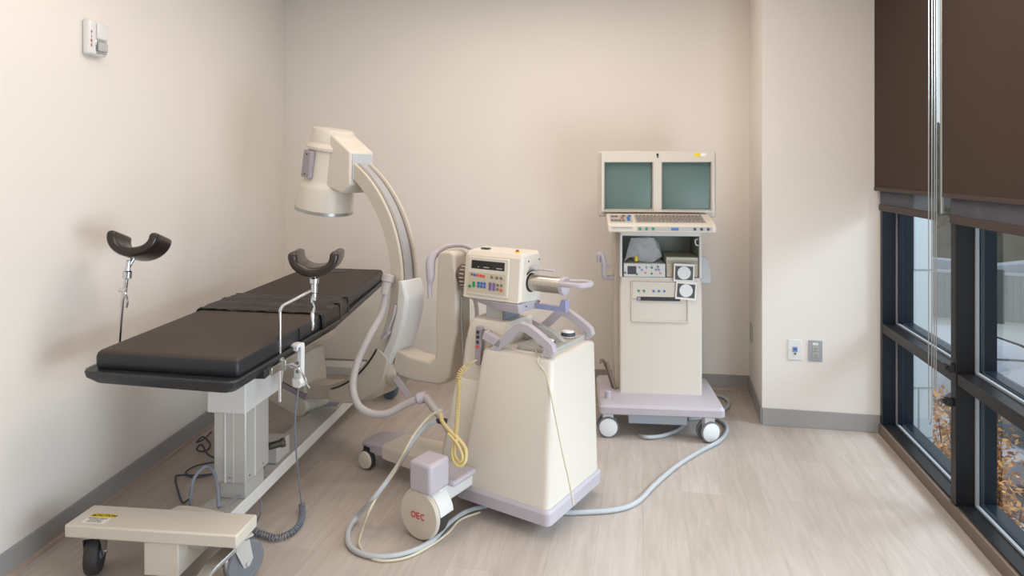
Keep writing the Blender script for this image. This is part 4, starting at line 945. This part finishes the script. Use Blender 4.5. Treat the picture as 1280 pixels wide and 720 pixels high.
# fence
fence_m = em('weathered_fence', (150,154,154), rough=.9, var=.2, scale=6, stretch=(8,8,.3))
fx = lambda Y: .9*Y
t = thing('board_fence', 'grey weathered board fence across the yard outside the window', 'fence', (14,18,G))
Ff = FR((13.2,18.2,G), R(-22))
b = MB(Ff)
rng = random.Random(9)
for k in range(-34, 34):
    x = k*.16; b.box((x,-.012,.05),(x+.15,.012,1.30+rng.uniform(-.01,.01)))
b.build('boards', fence_m, t)
b = MB(Ff)
for z in (.3,1.05): b.box((-5.5,.013,z),(5.5,.06,z+.08))
b.box((-5.5,-.03,1.30),(5.5,.05,1.37)); b.build('rails', em('fence_cap', (190,194,198), rough=.9), t)
for k in range(-2, 3):
    b = MB(Ff); b.box((k*2.2-.09,-.10,0),(k*2.2+.09,.02,1.45)); b.build('post', em('fence_post%d' % k if False else 'fence_post', (96,100,98), rough=.9), t)
# low roofs / snow drift behind the fence
b = MB(FR((14.3,19.6,G), R(-22))); b.prism([(-8,1.2),(-4,1.6),(0,1.35),(2,1.7),(6,1.3),(6,0),(-8,0)], 0, .6, 'y'); o = b.build('shed', em('snowy_roof', (176,184,196), rough=.9)); tag(o, 'snow-dusted low roof behind the grey fence', 'shed'); at_base(o)
b = MB(FR((19,28,G), R(-22))); b.prism([(-20,6.0),(-8,6.5),(4,5.8),(16,6.2),(16,0),(-20,0)], 0, 1., 'y'); b.build('hillside', em('wooded_hillside', (104,102,90), rough=1., var=.55, scale=1.6), kind='structure')
# trees behind
def tree(x, y, h, label, seed):
    rng = random.Random(seed)
    t = thing('bare_tree', label, 'tree', (x,y,G), group='bare trees behind the fence')
    b = MB(); b.tube([(x,y,G),(x+.1,y,G+h*.3),(x-.05,y,G+h*.6),(x+.1,y,G+h)], lambda q: .16*(1-q)+.02, seg=8, n=4)
    tips = []
    for k in range(26):
        z = G+h*rng.uniform(.22,.95); a = rng.uniform(0, 6.28); L_ = h*.34*(1.1-(z-G)/h)+.3
        p = Vector((x,y,z)); q = p+Vector((math.cos(a)*L_*.6, math.sin(a)*L_*.6, L_*.4)); r_ = p+Vector((math.cos(a)*L_, math.sin(a)*L_, L_*.9)); b.tube([p,q,r_], lambda q_: .04*(1-q_)+.008, seg=5, n=3); tips += [q, r_, p.lerp(q,.5)]
    b.build('trunk', em('bark', (92,84,74), rough=1.) if 'bark' not in MATS else MATS['bark'], t)
    b = MB()
    for p in tips:
        for _ in range(26):
            o_ = p+Vector([rng.gauss(0,.33) for _ in range(3)]); s_ = rng.uniform(.05,.11)
            d1 = Vector([rng.uniform(-1,1) for _ in range(3)]).normalized()*s_; d2 = Vector([rng.uniform(-1,1) for _ in range(3)]).normalized()*s_*.6
            vs = [b.bm.verts.new(o_+w) for w in (-d1,d2,d1,-d2)]; b.bm.faces.new(vs)
    b.build('foliage', em('dull_foliage', (112,106,84), rough=1., var=.4, scale=3) if 'dull_foliage' not in MATS else MATS['dull_foliage'], t)
tree(14.2,23.6,5.4,'dull brown-green tree behind the fence, seen through the far window pane',1)
tree(19.0,23.0,5.8,'dull brown-green tree behind the fence, seen through the near window pane',2)
# cars, nose towards -x (local), long axis along local x
def car(loc, rz, paint, label, gname='parked cars outside'):
    M = FR(loc, rz); t = thing('car', label, 'car', loc, rz, group=gname)
    side = [(-2.2,.35),(-2.25,.62),(-2.1,.78),(-1.2,.92),(-.55,1.36),(.1,1.46),(.95,1.40),(1.7,1.02),(2.2,.95),(2.28,.55),(2.2,.33)]
    b = MB(M)
    rings = []
    for yy, k in ((-.88,.0),(-.84,.45),(-.68,1.),(0,1.03),(.68,1.),(.84,.45),(.88,.0)):
        rings.append([(x*(.985 if k == 0 else 1), yy, (z if z < .93 else .93+(z-.93)*(k))) for x, z in side])
    b.loft(rings); b.build('body', paint, t, bev=.03, ang=50)
    gm = MATS.get('car_glass') or mat('car_glass', (60,72,80), .08, spec=.8)
    b = MB(M)
    b.loft([[(-1.16,yy*.95,.955),(-.60,yy*.80,1.345)] for yy in (-.8,0,.8)], closed=False, caps=False)
    b.loft([[(1.02,yy*.80,1.385),(1.62,yy*.95,1.06)] for yy in (-.8,0,.8)], closed=False, caps=False)
    for v in b.bm.verts: v.co.z += .025
    for s in (-1,1): b.loft([[(-1.0,s*.862,.95),(-.45,s*.80,1.22)],[(.1,s*.872,.95),(.1,s*.79,1.27)],[(1.4,s*.862,.97),(.95,s*.80,1.22)]], closed=False, caps=False)
    b.build('windows', gm, t, solid=.01)
    for wx in (-1.4,1.4):
        for s in (-1,1):
            b = MB(M); b.lathe((wx,s*.72,.32),(0,s,0),[(.2,0),(.31,.01),(.32,.05),(.32,.15),(.30,.18),(.2,.17)],28); wh = b.build('wheel', rubber_d, t)
            b = MB(M); b.lathe((wx,s*.72,.32),(0,s,0),[(.19,.13),(.19,.175),(.02,.18)],24); b.build('rim', galv, wh)
    for s in (-1,1): b = MB(M); b.box((-2.26,s*.62-.16,.62),(-2.18,s*.62+.16,.74)); b.build('headlight', chrome, t, bev=.02)
silver = mat('silver_paint', (176,182,192), .3, metal=.3, var=.02); bluep = mat('frosted_white_paint', (206,212,222), .5, var=.08, scale=3)
car((7.0,8.55,G), R(4), silver, 'silver car parked outside, nearest the window')
car((7.0,11.2,G), R(2), bluep, 'frost-covered pale car parked beyond the silver car')
car((7.2,6.0,G), R(3), mat('dark_blue_paint', (62,72,88), .3, metal=.3), 'dark car parked beside the silver car, behind the bushes')
# bushes with brown leaves
twig = mat('twig', (96,74,56), .9)
leafm = mat('dry_golden_leaf', (196,142,84), .8, var=.35, scale=25); leaf2 = mat('dry_rust_leaf', (150,104,70), .8, var=.35, scale=25)
def bush(x, y, h, rad, label, seed):
    rng = random.Random(seed)
    t = thing('bush', label, 'bush', (x,y,G), group='golden-leaved bushes outside the window')
    b = MB(); L1_, L2_ = MB(), MB()
    for k in range(34):
        a = rng.uniform(0,6.28); ro = rad*rng.uniform(.1,1); zt = h*rng.uniform(.62,1)*(1-.25*(ro/rad)**2)
        P = [Vector((x+math.cos(a)*.05,y+math.sin(a)*.05,G)), Vector((x+math.cos(a)*ro*.55,y+math.sin(a)*ro*.55,G+zt*.5)), Vector((x+math.cos(a)*ro,y+math.sin(a)*ro,G+zt))]
        b.tube(P, lambda q: .012*(1-q)+.003, seg=5, n=4); Q = crom(P, 14)
        for p in Q[8:]:
            for _ in range(14):
                o_ = p+Vector([rng.gauss(0,.075) for _ in range(3)]); s_ = rng.uniform(.018,.036)
                d1 = Vector((rng.uniform(-1,1),rng.uniform(-1,1),rng.uniform(-.4,1))).normalized()*s_; d2 = d1.cross(Vector([rng.uniform(-1,1) for _ in range(3)])).normalized()*s_*.45
                BB = L1_ if rng.random() < .62 else L2_
                BB.bm.faces.new([BB.bm.verts.new(o_+w_) for w_ in (-d1,d2,d1,-d2)])
    b.build('stems', twig, t); L1_.build('leaves', leafm, t); L2_.build('rust_leaves', leaf2, t)
bush(3.28,4.75,2.75,.50,'tall golden-brown bush just past the pale pier, behind the far lower pane',21)
bush(3.95,5.9,2.45,.50,'golden-brown bush farthest out from the window, beside the parked cars',22)
bush(2.72,3.42,2.30,.46,'golden-brown bush just outside the near lower pane',23)
bush(2.40,2.62,2.1,.42,'golden-brown bush closest to the camera at the window edge',24)
bush(3.75,4.05,2.5,.42,'golden-brown bush between the near pane bush and the silver car',25)
# ------------------------------------------------------------------ light
def area(name, loc, size, size_y, power, color, rot):
    d = bpy.data.lights.new(name, 'AREA'); d.shape = 'RECTANGLE'; d.size = size; d.size_y = size_y; d.energy = power; d.color = color
    o = bpy.data.objects.new(name, d); col.objects.link(o); o.location = loc; o.rotation_euler = rot; return o
WARM = (1,.87,.78)
area('ceiling_light', (.0,3.45,2.78), 1.6, .8, 20, WARM, (0,0,0))
area('ceiling_light', (-.9,2.2,2.78), 1.2, .6, 12, WARM, (0,0,0))
area('ceiling_light', (.9,2.4,2.78), 1.2, .6, 16, WARM, (0,0,0))
area('ceiling_light', (-.5,-.6,2.78), 1.2, .6, 12, WARM, (0,0,0))
def aim(loc, tgt):
    d = (Vector(tgt)-Vector(loc)).normalized(); return d.to_track_quat('-Z', 'Y').to_euler()
# daylight through the window bays beside the camera, and from the sky above the yard, as added lamps
l1 = (1.46,1.15,.72); area('added_cool_lamp', l1, 1.7, 1.1, 50, (.74,.88,1.), aim(l1, (-1.5,2.3,.6)))
l3 = (4.6,2.6,2.9); area('added_cool_lamp', l3, 2.4, 1.4, 260, (.76,.89,1.), aim(l3, (-.3,3.0,.2)))
l2 = (-.2,-1.9,1.5); area('added_cool_lamp', l2, 2.2, 1.6, 9, (.95,.96,1), aim(l2, (0,3.5,1.2)))  # unseen fill lamp added behind the camera, where there is no window
w = bpy.data.worlds.new('world'); scene.world = w; w.use_nodes = True
n = w.node_tree.nodes; l = w.node_tree.links
bg = n['Background']; bg.inputs[0].default_value = (.88,.94,1.0,1); bg.inputs[1].default_value = 1.0
# ------------------------------------------------------------------ camera
cd = bpy.data.cameras.new('camera'); cam = bpy.data.objects.new('camera', cd); col.objects.link(cam)
cam.location = (0,0,H); cam.rotation_euler = (R(90),0,0); cd.sensor_width = 36; cd.lens = 36*F/1280; cd.shift_y = -(360-HZ)/1280; cd.clip_start = .05; cd.clip_end = 200
scene.camera = cam
scene.view_settings.view_transform = 'Standard'; scene.view_settings.look = 'None'; scene.view_settings.exposure = 0; scene.view_settings.gamma = 1
